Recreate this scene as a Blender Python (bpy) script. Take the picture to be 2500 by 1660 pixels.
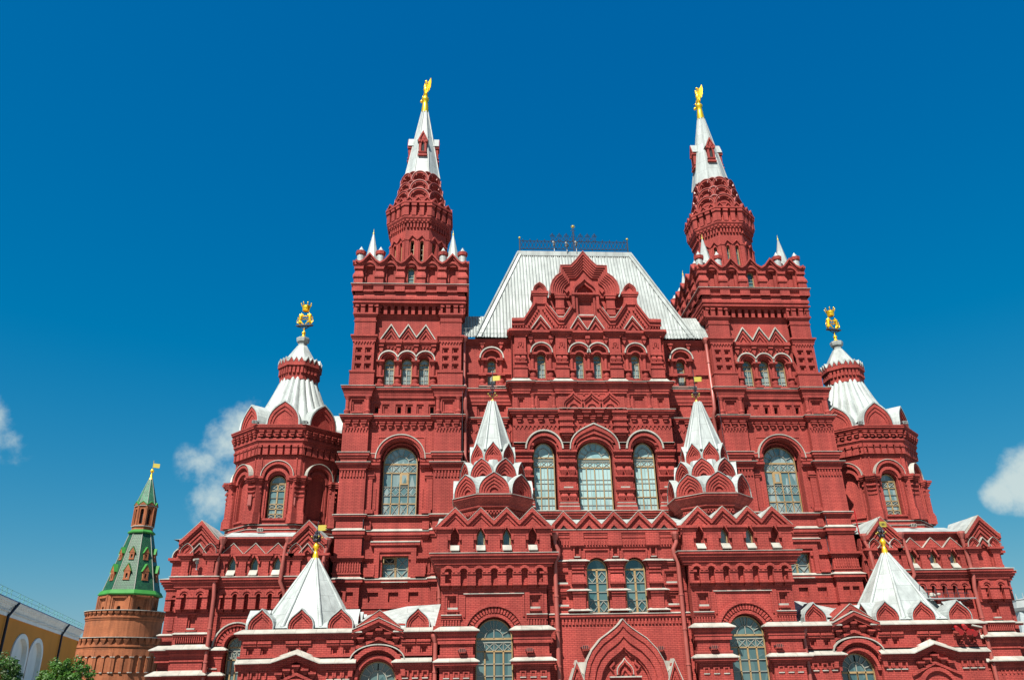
import bpy, math, random
import numpy as np
from math import sin, cos, pi, radians as rad, tan, atan2, sqrt
from mathutils import Vector, Matrix
from mathutils.geometry import tessellate_polygon
for o in list(bpy.data.objects): bpy.data.objects.remove(o)
random.seed(7)
SC = bpy.context.scene
COL = SC.collection

# ------------------------------------------------------------------ camera
cam_d = bpy.data.cameras.new('camera')
cam = bpy.data.objects.new('camera', cam_d); COL.objects.link(cam)
cam_d.sensor_width = 36.0
cam_d.lens = 36.0 * 1907.0 / 2500.0
cam_d.clip_start = 0.5; cam_d.clip_end = 6000
PITCH, ROLL, YAW = rad(23.796), rad(-1.0867), rad(3.7071)
fw = Vector((sin(YAW)*cos(PITCH), cos(YAW)*cos(PITCH), sin(PITCH)))
rt = Vector((cos(YAW), -sin(YAW), 0)); up = rt.cross(fw)
r2 = rt*cos(ROLL) + up*sin(ROLL); u2 = -rt*sin(ROLL) + up*cos(ROLL)
cam.matrix_world = Matrix(((r2.x, u2.x, -fw.x, -8.616), (r2.y, u2.y, -fw.y, -50.0), (r2.z, u2.z, -fw.z, 1.7), (0, 0, 0, 1)))
SC.camera = cam

# ------------------------------------------------------------------ light and sky
SUN_EL, SUN_AZ = rad(53), rad(27)            # azimuth: to the left of the facade normal (-Y)
sd = Vector((-sin(SUN_AZ)*cos(SUN_EL), -cos(SUN_AZ)*cos(SUN_EL), sin(SUN_EL)))
sun_d = bpy.data.lights.new('sun', 'SUN'); sun_d.energy = 5.0; sun_d.angle = rad(0.5); sun_d.color = (1.0, 0.955, 0.88)
sun = bpy.data.objects.new('sun', sun_d); COL.objects.link(sun)
sun.rotation_euler = (-sd).to_track_quat('-Z', 'Y').to_euler(); sun.location = (-40, -80, 90)
world = bpy.data.worlds.new('World'); SC.world = world; world.use_nodes = True
nt = world.node_tree; nt.nodes.clear()
def N(t, **kw):
    n = nt.nodes.new(t)
    for k, v in kw.items(): setattr(n, k, v)
    return n
L = nt.links.new
sky = N('ShaderNodeTexSky'); sky.sky_type = 'NISHITA'; sky.sun_disc = False
sky.sun_elevation = SUN_EL; sky.sun_rotation = atan2(sd.x, sd.y)
sky.altitude = 150; sky.air_density = 1.0; sky.dust_density = 0.6; sky.ozone_density = 2.2
hsv = N('ShaderNodeHueSaturation'); hsv.inputs['Saturation'].default_value = 1.42; hsv.inputs['Hue'].default_value = 0.477
hsv.inputs['Value'].default_value = 1.0
L(sky.outputs[0], hsv.inputs['Color'])
sp_ = N('ShaderNodeSeparateColor'); L(hsv.outputs[0], sp_.inputs[0]); cb_ = N('ShaderNodeCombineColor')
def chan(i, p, c, off=0.0):                      # grade of the whole sky, channel by channel
    a = N('ShaderNodeMath', operation='SUBTRACT'); L(sp_.outputs[i], a.inputs[0]); a.inputs[1].default_value = off
    m = N('ShaderNodeMath', operation='MAXIMUM'); L(a.outputs[0], m.inputs[0]); m.inputs[1].default_value = 0.0
    q = N('ShaderNodeMath', operation='POWER'); L(m.outputs[0], q.inputs[0]); q.inputs[1].default_value = p
    t = N('ShaderNodeMath', operation='MULTIPLY'); L(q.outputs[0], t.inputs[0]); t.inputs[1].default_value = c
    L(t.outputs[0], cb_.inputs[i])
chan(0, 1.0, .40, .28); chan(1, .72, .80); chan(2, .37, 1.856)
# clouds: soft noise-broken puffs low in the sky, placed by direction (they lie at infinity)
tc = N('ShaderNodeTexCoord')
noise = N('ShaderNodeTexNoise'); noise.inputs['Scale'].default_value = 9.0; noise.inputs['Detail'].default_value = 9.0; noise.inputs['Roughness'].default_value = 0.6
L(tc.outputs['Generated'], noise.inputs['Vector'])
CLOUDS = [((-0.503,0.824,0.262),0.05,0.6),((-0.49,0.834,0.248),0.034,0.55),((-0.262,0.924,0.280),0.06,1.0),((-0.282,0.922,0.262),0.055,0.9),((-0.27,0.933,0.235),0.06,0.95),((-0.283,0.937,0.21),0.048,0.85),((-0.301,0.921,0.247),0.042,0.75),((0.590,0.786,0.184),0.036,1.2),((0.60,0.775,0.196),0.042,1.2),((0.576,0.799,0.179),0.026,1.0)]
acc = None
for (d, r, st) in CLOUDS:
    dv = N('ShaderNodeVectorMath', operation='DISTANCE'); dv.inputs[1].default_value = d
    L(tc.outputs['Generated'], dv.inputs[0])
    mr = N('ShaderNodeMapRange'); mr.inputs['From Min'].default_value = r; mr.inputs['From Max'].default_value = r*0.15
    mr.inputs['To Min'].default_value = 0.0; mr.inputs['To Max'].default_value = st
    L(dv.outputs['Value'], mr.inputs['Value'])
    if acc is None: acc = mr.outputs[0]
    else:
        mx = N('ShaderNodeMath', operation='MAXIMUM'); L(acc, mx.inputs[0]); L(mr.outputs[0], mx.inputs[1]); acc = mx.outputs[0]
ns = N('ShaderNodeMapRange'); ns.inputs['From Min'].default_value = 0.28; ns.inputs['From Max'].default_value = 0.72
ns.inputs['To Min'].default_value = -0.75; ns.inputs['To Max'].default_value = 0.75
L(noise.outputs['Fac'], ns.inputs['Value'])
ad = N('ShaderNodeMath', operation='ADD'); L(acc, ad.inputs[0]); L(ns.outputs[0], ad.inputs[1])
mk = N('ShaderNodeMapRange', interpolation_type='SMOOTHSTEP'); mk.inputs['From Min'].default_value = 0.18; mk.inputs['From Max'].default_value = 0.95
L(ad.outputs[0], mk.inputs['Value'])
gate = N('ShaderNodeMapRange'); gate.inputs['From Min'].default_value = 0.0; gate.inputs['From Max'].default_value = 0.12
L(acc, gate.inputs['Value'])
mul = N('ShaderNodeMath', operation='MULTIPLY'); L(mk.outputs[0], mul.inputs[0]); L(gate.outputs[0], mul.inputs[1])
mix = N('ShaderNodeMix', data_type='RGBA'); L(mul.outputs[0], mix.inputs['Factor']); L(cb_.outputs[0], mix.inputs[6])
mix.inputs[7].default_value = (3.9, 4.75, 4.8, 1)
bg = N('ShaderNodeBackground'); bg.inputs['Strength'].default_value = 0.065
L(mix.outputs[2], bg.inputs['Color'])
wo = N('ShaderNodeOutputWorld'); L(bg.outputs[0], wo.inputs['Surface'])
SC.view_settings.view_transform = 'Standard'; SC.view_settings.look = 'None'
SC.view_settings.gamma = 1; SC.view_settings.exposure = 1.17
SC.view_settings.use_curve_mapping = False

# ------------------------------------------------------------------ materials
def mat(name, col, rough=0.6, metal=0.0, spec=0.5, var=0.12, vscale=0.6, bump=0.0, bscale=8.0, streak=0.0):
    m = bpy.data.materials.new(name); m.use_nodes = True
    t = m.node_tree; b = t.nodes['Principled BSDF']
    b.inputs['Roughness'].default_value = rough; b.inputs['Metallic'].default_value = metal
    b.inputs['Specular IOR Level'].default_value = spec
    g = t.nodes.new('ShaderNodeNewGeometry')
    n = t.nodes.new('ShaderNodeTexNoise'); n.inputs['Scale'].default_value = vscale; n.inputs['Detail'].default_value = 6
    t.links.new(g.outputs['Position'], n.inputs['Vector'])
    r = t.nodes.new('ShaderNodeMapRange'); r.inputs['From Min'].default_value = 0.3; r.inputs['From Max'].default_value = 0.7
    r.inputs['To Min'].default_value = 1-var; r.inputs['To Max'].default_value = 1+var
    t.links.new(n.outputs['Fac'], r.inputs['Value'])
    mx = t.nodes.new('ShaderNodeMix'); mx.data_type = 'RGBA'; mx.blend_type = 'MULTIPLY'; mx.inputs['Factor'].default_value = 1
    mx.inputs[6].default_value = (*col, 1)
    t.links.new(r.outputs[0], mx.inputs[7]); t.links.new(mx.outputs[2], b.inputs['Base Color'])
    if bump:
        n2 = t.nodes.new('ShaderNodeTexNoise'); n2.inputs['Scale'].default_value = bscale; n2.inputs['Detail'].default_value = 4
        t.links.new(g.outputs['Position'], n2.inputs['Vector'])
        bp = t.nodes.new('ShaderNodeBump'); bp.inputs['Strength'].default_value = bump; bp.inputs['Distance'].default_value = 0.05
        t.links.new(n2.outputs['Fac'], bp.inputs['Height']); t.links.new(bp.outputs['Normal'], b.inputs['Normal'])
    return m

def brick_mat(name, c1, c2, mortar, bw=0.27, rh=0.095, ms=0.011, var=0.16, bstr=0.5, stain=None):
    m = mat(name, (1, 1, 1), 0.82, spec=0.25, var=var, vscale=0.45)
    t = m.node_tree; mx = [n for n in t.nodes if n.type == 'MIX'][0]; b = t.nodes['Principled BSDF']
    uv = t.nodes.new('ShaderNodeUVMap')
    br = t.nodes.new('ShaderNodeTexBrick'); br.inputs['Scale'].default_value = 1
    br.inputs['Color1'].default_value = (*c1, 1); br.inputs['Color2'].default_value = (*c2, 1); br.inputs['Mortar'].default_value = (*mortar, 1)
    br.inputs['Brick Width'].default_value = bw; br.inputs['Row Height'].default_value = rh; br.inputs['Mortar Size'].default_value = ms
    br.inputs['Mortar Smooth'].default_value = 0.3; br.inputs['Bias'].default_value = 0.0
    t.links.new(uv.outputs[0], br.inputs['Vector'])
    src = br.outputs['Color']
    if stain:
        g = t.nodes.new('ShaderNodeNewGeometry'); n = t.nodes.new('ShaderNodeTexNoise'); n.inputs['Scale'].default_value = stain[1]; n.inputs['Detail'].default_value = 8; n.inputs['Roughness'].default_value = 0.65
        t.links.new(g.outputs['Position'], n.inputs['Vector'])
        r = t.nodes.new('ShaderNodeMapRange'); r.inputs['From Min'].default_value = 0.52; r.inputs['From Max'].default_value = 0.72; r.inputs['To Max'].default_value = stain[2]
        t.links.new(n.outputs['Fac'], r.inputs['Value'])
        m2 = t.nodes.new('ShaderNodeMix'); m2.data_type = 'RGBA'; m2.inputs[7].default_value = (*stain[0], 1)
        t.links.new(r.outputs[0], m2.inputs['Factor']); t.links.new(src, m2.inputs[6]); src = m2.outputs[2]
    g2 = t.nodes.new('ShaderNodeNewGeometry'); mp = t.nodes.new('ShaderNodeMapping'); mp.inputs['Scale'].default_value = (1.9, 1.9, 0.16)
    n3 = t.nodes.new('ShaderNodeTexNoise'); n3.inputs['Scale'].default_value = 1.0; n3.inputs['Detail'].default_value = 7; n3.inputs['Roughness'].default_value = 0.62
    t.links.new(g2.outputs['Position'], mp.inputs['Vector']); t.links.new(mp.outputs[0], n3.inputs['Vector'])
    r3 = t.nodes.new('ShaderNodeMapRange'); r3.inputs['From Min'].default_value = 0.36; r3.inputs['From Max'].default_value = 0.66; r3.inputs['To Min'].default_value = 1.1; r3.inputs['To Max'].default_value = 0.74
    t.links.new(n3.outputs['Fac'], r3.inputs['Value'])
    m3 = t.nodes.new('ShaderNodeMix'); m3.data_type = 'RGBA'; m3.blend_type = 'MULTIPLY'; m3.inputs['Factor'].default_value = 1
    t.links.new(src, m3.inputs[6]); t.links.new(r3.outputs[0], m3.inputs[7]); src = m3.outputs[2]
    t.links.new(src, mx.inputs[6])
    bp = t.nodes.new('ShaderNodeBump'); bp.inputs['Strength'].default_value = bstr; bp.inputs['Distance'].default_value = 0.02; bp.invert = True
    t.links.new(br.outputs['Fac'], bp.inputs['Height']); t.links.new(bp.outputs['Normal'], b.inputs['Normal'])
    return m

M = {}
M['brick'] = brick_mat('painted_brick', (0.315, 0.053, 0.040), (0.262, 0.040, 0.032), (0.135, 0.015, 0.013), stain=((0.195, 0.028, 0.024), 0.9, 0.55))
M['trim'] = brick_mat('painted_brick_trim', (0.305, 0.051, 0.039), (0.262, 0.041, 0.033), (0.155, 0.02, 0.017), bstr=0.3, stain=((0.17, 0.024, 0.021), 1.3, 0.6))
def sheet_mat(name, c, bw, rh, rough=0.5):       # painted sheet metal: panels of slightly different tone, dark laps, run-off streaks
    k = lambda f: tuple(x*f for x in c)
    m = brick_mat(name, k(1.06), k(.92), k(.62), bw, rh, .014, 0.1, 0.25, stain=(k(.66), 1.4, 0.45))
    m.node_tree.nodes['Principled BSDF'].inputs['Roughness'].default_value = rough; m.node_tree.nodes['Principled BSDF'].inputs['Specular IOR Level'].default_value = 0.35
    return m
M['flash'] = sheet_mat('white_sheet_metal', (0.315, 0.30, 0.26), 1.1, 3.0)
M['roof'] = sheet_mat('pale_roof_metal', (0.29, 0.315, 0.30), 0.7, 2.3)
M['rooft'] = sheet_mat('tent_roof_metal', (0.30, 0.33, 0.317), 1.5, 1.05)
M['ribshade'] = mat('shaded_rib_metal', (0.215, 0.24, 0.235), 0.45, 0.3)  # darker roof tone: shade painted on the right flanks of the ribs
M['gold'] = mat('gilding', (0.95, 0.58, 0.03), 0.3, 0.7, var=0.06, vscale=4)
M['goldflag'] = mat('gilded_sheet', (0.36, 0.29, 0.04), 0.45, 0.2, var=0.1)
M['wood'] = mat('ochre_window_wood', (0.235, 0.155, 0.065), 0.6, var=0.18, vscale=3)
M['lead'] = mat('pale_window_lead', (0.205, 0.205, 0.17), 0.6, var=0.15)
M['iron'] = mat('dark_iron', (0.035, 0.035, 0.045), 0.55, 0.5)
M['pipe'] = mat('painted_pipe', (0.26, 0.06, 0.047), 0.45, var=0.12, vscale=2)
M['dark'] = mat('dark_opening', (0.012, 0.01, 0.01), 0.9)
M['grey'] = mat('grey_metal', (0.33, 0.34, 0.34), 0.5, 0.3)
def glass_mat(name, c1, c2, rough=0.06, spec=0.9, sc=0.9):
    m = mat(name, c1, rough, spec=spec)
    t = m.node_tree; b = t.nodes['Principled BSDF']; mx = [n for n in t.nodes if n.type == 'MIX'][0]
    g = t.nodes.new('ShaderNodeNewGeometry'); n = t.nodes.new('ShaderNodeTexVoronoi'); n.inputs['Scale'].default_value = sc
    mp = t.nodes.new('ShaderNodeMapping'); mp.inputs['Scale'].default_value = (2.2, 0.3, 0.55)
    t.links.new(g.outputs['Position'], mp.inputs['Vector']); t.links.new(mp.outputs[0], n.inputs['Vector'])
    r = t.nodes.new('ShaderNodeMapRange'); r.inputs['From Min'].default_value = 0.25; r.inputs['From Max'].default_value = 0.75
    sp = t.nodes.new('ShaderNodeSeparateColor'); t.links.new(n.outputs['Color'], sp.inputs[0]); t.links.new(sp.outputs[0], r.inputs['Value'])
    m2 = t.nodes.new('ShaderNodeMix'); m2.data_type = 'RGBA'; m2.inputs[6].default_value = (*c1, 1); m2.inputs[7].default_value = (*c2, 1)
    t.links.new(r.outputs[0], m2.inputs['Factor']); t.links.new(m2.outputs[2], mx.inputs[6])
    return m
M['glass'] = glass_mat('window_glass', (0.028, 0.07, 0.075), (0.065, 0.115, 0.112))
M['glassL'] = glass_mat('sky_tinted_window_glass', (0.16, 0.265, 0.265), (0.25, 0.36, 0.35), 0.12, 0.6)  # hall panes: pale cyan sky reflection put into the base colour
M['glassM'] = glass_mat('pale_window_glass', (0.075, 0.13, 0.13), (0.19, 0.235, 0.225), 0.08, 0.8, 1.4)

M['kbrick'] = brick_mat('kremlin_brick', (0.30, 0.098, 0.038), (0.26, 0.08, 0.032), (0.21, 0.08, 0.042), 0.45, 0.16, 0.015, var=0.2, stain=((0.13, 0.06, 0.036), 0.35, 0.55))
def tile_mat(name, c1, c2, mort, rough):
    m = brick_mat(name, c1, c2, mort, 0.42, 0.3, 0.02, 0.22, 0.6); m.node_tree.nodes['Principled BSDF'].inputs['Roughness'].default_value = rough
    m.node_tree.nodes['Principled BSDF'].inputs['Specular IOR Level'].default_value = 0.5; m.node_tree.nodes['Principled BSDF'].inputs['Coat Weight'].default_value = 0.0; m.node_tree.nodes['Principled BSDF'].inputs['Coat Roughness'].default_value = 0.33; return m
M['tile'] = tile_mat('dark_green_glazed_tile', (0.006, 0.05, 0.018), (0.012, 0.08, 0.028), (0.006, 0.03, 0.014), 0.42)
M['tile2'] = tile_mat('light_green_glazed_tile', (0.035, 0.17, 0.085), (0.015, 0.10, 0.045), (0.012, 0.09, 0.05), 0.62)
M['green'] = mat('green_painted_metal', (0.03, 0.16, 0.03), 0.65, 0.0, 0.2)
M['ochre'] = mat('ochre_plaster', (0.62, 0.215, 0.008), 0.85, var=0.1, vscale=0.2)
M['white'] = mat('white_plaster', (0.80, 0.77, 0.69), 0.8, var=0.08)
M['blueroof'] = mat('blue_grey_roof_edge', (0.10, 0.16, 0.34), 0.5)
M['verdigris'] = mat('verdigris_iron', (0.12, 0.30, 0.26), 0.6)
M['paletile'] = tile_mat('pale_grey_cladding', (0.30, 0.34, 0.34), (0.27, 0.31, 0.31), (0.2, 0.23, 0.23), 0.5)
M['paleStone'] = mat('pale_stone', (0.32, 0.34, 0.33), 0.7)
M['redlamp'] = mat('red_lacquer', (0.26, 0.008, 0.01), 0.25)
M['paving'] = mat('grey_stone_paving', (0.19, 0.182, 0.172), 0.8, var=0.25, vscale=0.3)
M['bark'] = mat('bark', (0.07, 0.05, 0.035), 0.9)
def leaf_mat(name, c):
    m = mat(name, c, 0.55, var=0.45, vscale=1.8); b = m.node_tree.nodes['Principled BSDF']
    b.inputs['Transmission Weight'].default_value = 0.0
    t = m.node_tree; tr = t.nodes.new('ShaderNodeBsdfTranslucent'); tr.inputs['Color'].default_value = (c[0]*1.6, c[1]*1.5, c[2]*.8, 1)
    mx = t.nodes.new('ShaderNodeMixShader'); mx.inputs[0].default_value = 0.28; o = [n for n in t.nodes if n.type == 'OUTPUT_MATERIAL'][0]
    t.links.new(b.outputs[0], mx.inputs[1]); t.links.new(tr.outputs[0], mx.inputs[2]); t.links.new(mx.outputs[0], o.inputs['Surface']); return m
M['leafA'] = leaf_mat('tree_leaves', (0.028, 0.08, 0.009)); M['leafB'] = leaf_mat('bright_tree_leaves', (0.04, 0.115, 0.009))

# ------------------------------------------------------------------ mesh builder
class MB:
    def __init__(s): s.v = []; s.f = []; s.m = []; s.s = []; s.g = []; s.ng = 0
    def face(s, pts, m=0):
        i = len(s.v); s.v.extend(pts); s.f.append(tuple(range(i, i+len(pts)))); s.m.append(m); s.s.append(False); s.g.append(s.ng); s.ng += 1
    def grid(s, rows, m=0, smooth=True, wrap=True):
        b = len(s.v); n = len(rows[0])
        for r in rows: s.v.extend(r)
        for i in range(len(rows)-1):
            for j in range(n if wrap else n-1):
                k = (j+1) % n
                s.f.append((b+i*n+j, b+i*n+k, b+(i+1)*n+k, b+(i+1)*n+j)); s.m.append(m); s.s.append(smooth); s.g.append(s.ng)
        s.ng += 1
    def pieces(s):                            # far-apart pieces become parts of their own
        k = s.ng
        if k < 2 or k > 800: return [s]
        lo = np.full((k, 3), np.inf); hi = np.full((k, 3), -np.inf); V = np.array([tuple(p) for p in s.v])
        for f, g in zip(s.f, s.g):
            p = V[list(f)]; lo[g] = np.minimum(lo[g], p.min(0)); hi[g] = np.maximum(hi[g], p.max(0))
        size = (hi-lo).max(1); gap = np.maximum(0, np.maximum(lo[:, None]-hi[None], lo[None]-hi[:, None]))
        near = np.sqrt((gap**2).sum(2)) <= np.maximum(.02, .5*np.maximum(size[:, None], size[None]))
        lab = -np.ones(k, int); n = 0
        for i in range(k):
            if lab[i] >= 0: continue
            st = [i]; lab[i] = n
            while st:
                for j in np.nonzero(near[st.pop()] & (lab < 0))[0]: lab[j] = n; st.append(j)
            n += 1
        if n == 1: return [s]
        out = []
        for q in range(n):
            b = MB(); mp = {}
            for f, g, m, sm in zip(s.f, s.g, s.m, s.s):
                if lab[g] != q: continue
                for i in f:
                    if i not in mp: mp[i] = len(b.v); b.v.append(s.v[i])
                b.f.append(tuple(mp[i] for i in f)); b.m.append(m); b.s.append(sm); b.g.append(g)
            out.append(b)
        return out
    def build(s, name, mats, parent=None):
        if parent is not None:
            ps = s.pieces()
            if len(ps) > 1:
                s.objs = [p.build1(name, mats, parent) for p in ps]; return s.objs[0]
        o = s.build1(name, mats, parent); s.objs = [o]; return o
    def build1(s, name, mats, parent=None):
        me = bpy.data.meshes.new(name); me.from_pydata([tuple(p) for p in s.v], [], s.f)
        for k in (mats if isinstance(mats, (list, tuple)) else [mats]): me.materials.append(M[k])
        me.polygons.foreach_set('material_index', s.m); me.polygons.foreach_set('use_smooth', s.s)
        uvl = me.uv_layers.new(name='UVMap'); uv = [0.0]*(2*len(me.loops)); vs = me.vertices
        for p in me.polygons:
            n = p.normal
            h = sqrt(n.x*n.x+n.y*n.y)
            if h < 0.05: t = (1, 0, 0); q = (0, 1, 0)
            else:
                t = (-n.y/h, n.x/h, 0); q = (-n.z*t[1]*1.0, n.z*t[0], h) if False else (n.y*t[2]-n.z*t[1], n.z*t[0]-n.x*t[2], n.x*t[1]-n.y*t[0])
            for li in p.loop_indices:
                c = vs[me.loops[li].vertex_index].co
                uv[2*li] = c.x*t[0]+c.y*t[1]; uv[2*li+1] = c.x*q[0]+c.y*q[1]+c.z*q[2]
        uvl.data.foreach_set('uv', uv)
        me.update()
        o = bpy.data.objects.new(name, me); COL.objects.link(o)
        if parent is not None: o.parent = parent
        return o

class Fr:                                    # a wall frame: u to the right, z up, w outwards
    def __init__(s, ox=0, oy=0, ang=0.0):
        s.o = (ox, oy); s.d = (cos(ang), sin(ang)); s.n = (sin(ang), -cos(ang))
    def __call__(s, u, z, w=0.0):
        return (s.o[0]+u*s.d[0]+w*s.n[0], s.o[1]+u*s.d[1]+w*s.n[1], z)
F0 = Fr()
def octs(cx, cy, a, rot=0.0, n=8):
    r = []
    for k in range(n):
        t = rot + k*2*pi/n
        r.append(Fr(cx+a*sin(t), cy-a*cos(t), t))
    return r
def octpath(a, n=8, rot=0.0):                 # closed plan path in (u, w), clockwise seen from above in (u,w)
    R = a/cos(pi/n)
    return [(R*sin(rot+(2*k-1)*pi/n), R*cos(rot+(2*k-1)*pi/n)) for k in range(n)]

def box(mb, F, u0, u1, z0, z1, w0, w1, m=0, back=False):
    a, b, c, d = F(u0, z0, w1), F(u1, z0, w1), F(u1, z1, w1), F(u0, z1, w1)
    e, f, g, h = F(u0, z0, w0), F(u1, z0, w0), F(u1, z1, w0), F(u0, z1, w0)
    mb.face([a, b, c, d], m); mb.face([e, a, d, h], m); mb.face([b, f, g, c], m); mb.face([d, c, g, h], m); mb.face([e, f, b, a], m)
    if back: mb.face([f, e, h, g], m)
def taper(mb, F, u, h0, h1, z0, z1, w, d0, d1, m=0, wb=None):    # block whose half width and projection change from z0 to z1
    wb = w if wb is None else wb
    a = [F(u-h0, z0, w+d0), F(u+h0, z0, w+d0), F(u+h0, z0, wb), F(u-h0, z0, wb)]
    b = [F(u-h1, z1, w+d1), F(u+h1, z1, w+d1), F(u+h1, z1, wb), F(u-h1, z1, wb)]
    for i in range(4):
        j = (i+1) % 4; mb.face([a[i], a[j], b[j], b[i]], m)
    mb.face(a[::-1], m); mb.face(b, m)
def prism(mb, F, poly, w0, w1, m=0, ms=None, back=False):
    ms = m if ms is None else ms
    mb.face([F(u, z, w1) for u, z in poly], m)
    if back: mb.face([F(u, z, w0) for u, z in poly][::-1], m)
    for i in range(len(poly)):
        a, b = poly[i], poly[(i+1) % len(poly)]
        mb.face([F(*a, w0), F(*b, w0), F(*b, w1), F(*a, w1)], ms)
def strip(mb, F, A, B, w0, w1, m=0, ends=True):       # A upper/outer line, B lower/inner line
    for i in range(len(A)-1):
        a, b, c, d = A[i], A[i+1], B[i+1], B[i]
        mb.face([F(*d, w1), F(*c, w1), F(*b, w1), F(*a, w1)], m)
        mb.face([F(*a, w1), F(*b, w1), F(*b, w0), F(*a, w0)], m)
        mb.face([F(*c, w1), F(*d, w1), F(*d, w0), F(*c, w0)], m)
    if ends:
        for k in (0, -1): mb.face([F(*A[k], w0), F(*A[k], w1), F(*B[k], w1), F(*B[k], w0)], m)
def wall(mb, F, outer, holes, w, m=0):
    polys = [outer] + [h['p'] for h in holes]
    flat = [p for q in polys for p in q]
    for tri in tessellate_polygon([[Vector((u, z, 0)) for u, z in q] for q in polys]):
        mb.face([F(*flat[i], w) for i in tri], m)
    for h in holes:
        p = h['p']; d = h['d']; mm = h.get('m', m)
        for i in range(len(p)):
            a, b = p[i], p[(i+1) % len(p)]
            mb.face([F(*a, w), F(*b, w), F(*b, w-d), F(*a, w-d)], h.get('rm', m))
        if not h.get('open'): wall(mb, F, p, h.get('in', []), w-d, mm)
def rect(u0, u1, z0, z1): return [(u0, z0), (u1, z0), (u1, z1), (u0, z1)]
def curve(uc, hw, zs, kind='round', h=None, n=12):     # left springing -> right springing
    h = hw if h is None else h
    if kind == 'tri': return [(uc-hw, zs), (uc, zs+h), (uc+hw, zs)]
    if kind == 'round': return [(uc-hw*cos(pi*i/n), zs+h*sin(pi*i/n)) for i in range(n+1)]
    if kind == 'ogee': P = ((-1, 0), (-1.10, .62), (-.32, .60), (0, 1))
    elif kind == 'onion': P = ((-1, 0), (-1.12, .58), (-.42, .66), (0, 1))
    elif kind == 'keel': P = ((-1, 0), (-1.02, .62), (-.46, .80), (0, 1))
    elif kind == 'flame': P = ((-1, 0), (-1.22, .75), (-.25, .55), (0, 1))
    k = n//2; L_ = []
    for i in range(k+1):
        t = i/k; b = ((1-t)**3, 3*t*(1-t)**2, 3*t*t*(1-t), t**3)
        L_.append((sum(b[j]*P[j][0] for j in range(4)), sum(b[j]*P[j][1] for j in range(4))))
    return [(uc+x*hw, zs+y*h) for x, y in L_] + [(uc-x*hw, zs+y*h) for x, y in L_[-2::-1]]
def opening(uc, hw, z0, zs, kind='round', h=None, n=12):
    return [(uc-hw, z0), (uc+hw, z0)] + curve(uc, hw, zs, kind, h, n)[::-1]
def archi(mb, F, uc, hi, ho, zs, w0, w1, kind='round', hin=None, hout=None, n=14, m=0):
    strip(mb, F, curve(uc, ho, zs, kind, hout, n), curve(uc, hi, zs, kind, hin, n), w0, w1, m)
def mould(mb, path, prof, closed=False, m=0, F=F0, caps=True):    # sweep a profile [(out, z)] along a plan path in (u, w)
    n = len(path); off = []
    for i in range(n):
        p = path[i]
        def nrm(a, b):
            dx, dy = b[0]-a[0], b[1]-a[1]; l = sqrt(dx*dx+dy*dy) or 1
            return (-dy/l, dx/l)
        if closed: n1, n2 = nrm(path[i-1], p), nrm(p, path[(i+1) % n])
        else:
            n1 = nrm(path[i-1], p) if i > 0 else nrm(p, path[i+1]); n2 = nrm(p, path[i+1]) if i < n-1 else n1
        d = max(0.25, 1+n1[0]*n2[0]+n1[1]*n2[1]); off.append(((n1[0]+n2[0])/d, (n1[1]+n2[1])/d))
    ring = [[F(path[i][0]+k*off[i][0], z, path[i][1]+k*off[i][1]) for (k, z) in prof] for i in range(n)]
    for i in range(n if closed else n-1):
        a, b = ring[i], ring[(i+1) % n]
        for j in range(len(prof)-1): mb.face([a[j], b[j], b[j+1], a[j+1]], m)
    if caps and not closed:
        mb.face(ring[0][::-1], m); mb.face(ring[-1], m)
def bands(*b, base=0.0):                                # [(z0,z1,k)] bottom to top -> stepped profile
    pr = [(base, b[0][0])]
    for z0, z1, k in b: pr += [(k, z0), (k, z1)]
    pr.append((base, b[-1][1])); return pr
def flash(mb, path, z, k, rise=0.12, run=None, closed=False, m=0, F=F0, t=0.02):
    run = k+0.03 if run is None else run
    mould(mb, path, [(k-0.03, z), (k+0.045, z-0.012), (k+0.045, z+t), (k+0.045-run, z+t+rise)], closed, m, F)
def dent(mb, F, u0, u1, n, z0, z1, w0, w1, fill=0.55, m=0):
    s = (u1-u0)/n
    for i in range(n):
        c = u0+(i+.5)*s; box(mb, F, c-s*fill/2, c+s*fill/2, z0, z1, w0, w1, m)
def brackets(mb, F, u0, u1, n, zt, w0, sw=0.24, m=0, h=0.4, k=0.2):
    for i in range(n):
        c = u0+(i+.5)*(u1-u0)/n
        box(mb, F, c-sw, c+sw, zt-h*.18, zt, w0, w0+k*1.25, m); box(mb, F, c-sw*.85, c+sw*.85, zt-h*.55, zt-h*.18, w0, w0+k, m)
        box(mb, F, c-sw*.5, c+sw*.5, zt-h, zt-h*.55, w0, w0+k*.62, m)
def teeth(mb, F, u0, u1, n, zt, h, w0, w1, m=0):       # row of hanging points
    s = (u1-u0)/n
    for i in range(n):
        c = u0+(i+.5)*s; prism(mb, F, [(c-s*.42, zt), (c, zt-h), (c+s*.42, zt)], w0, w1, m)
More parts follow.
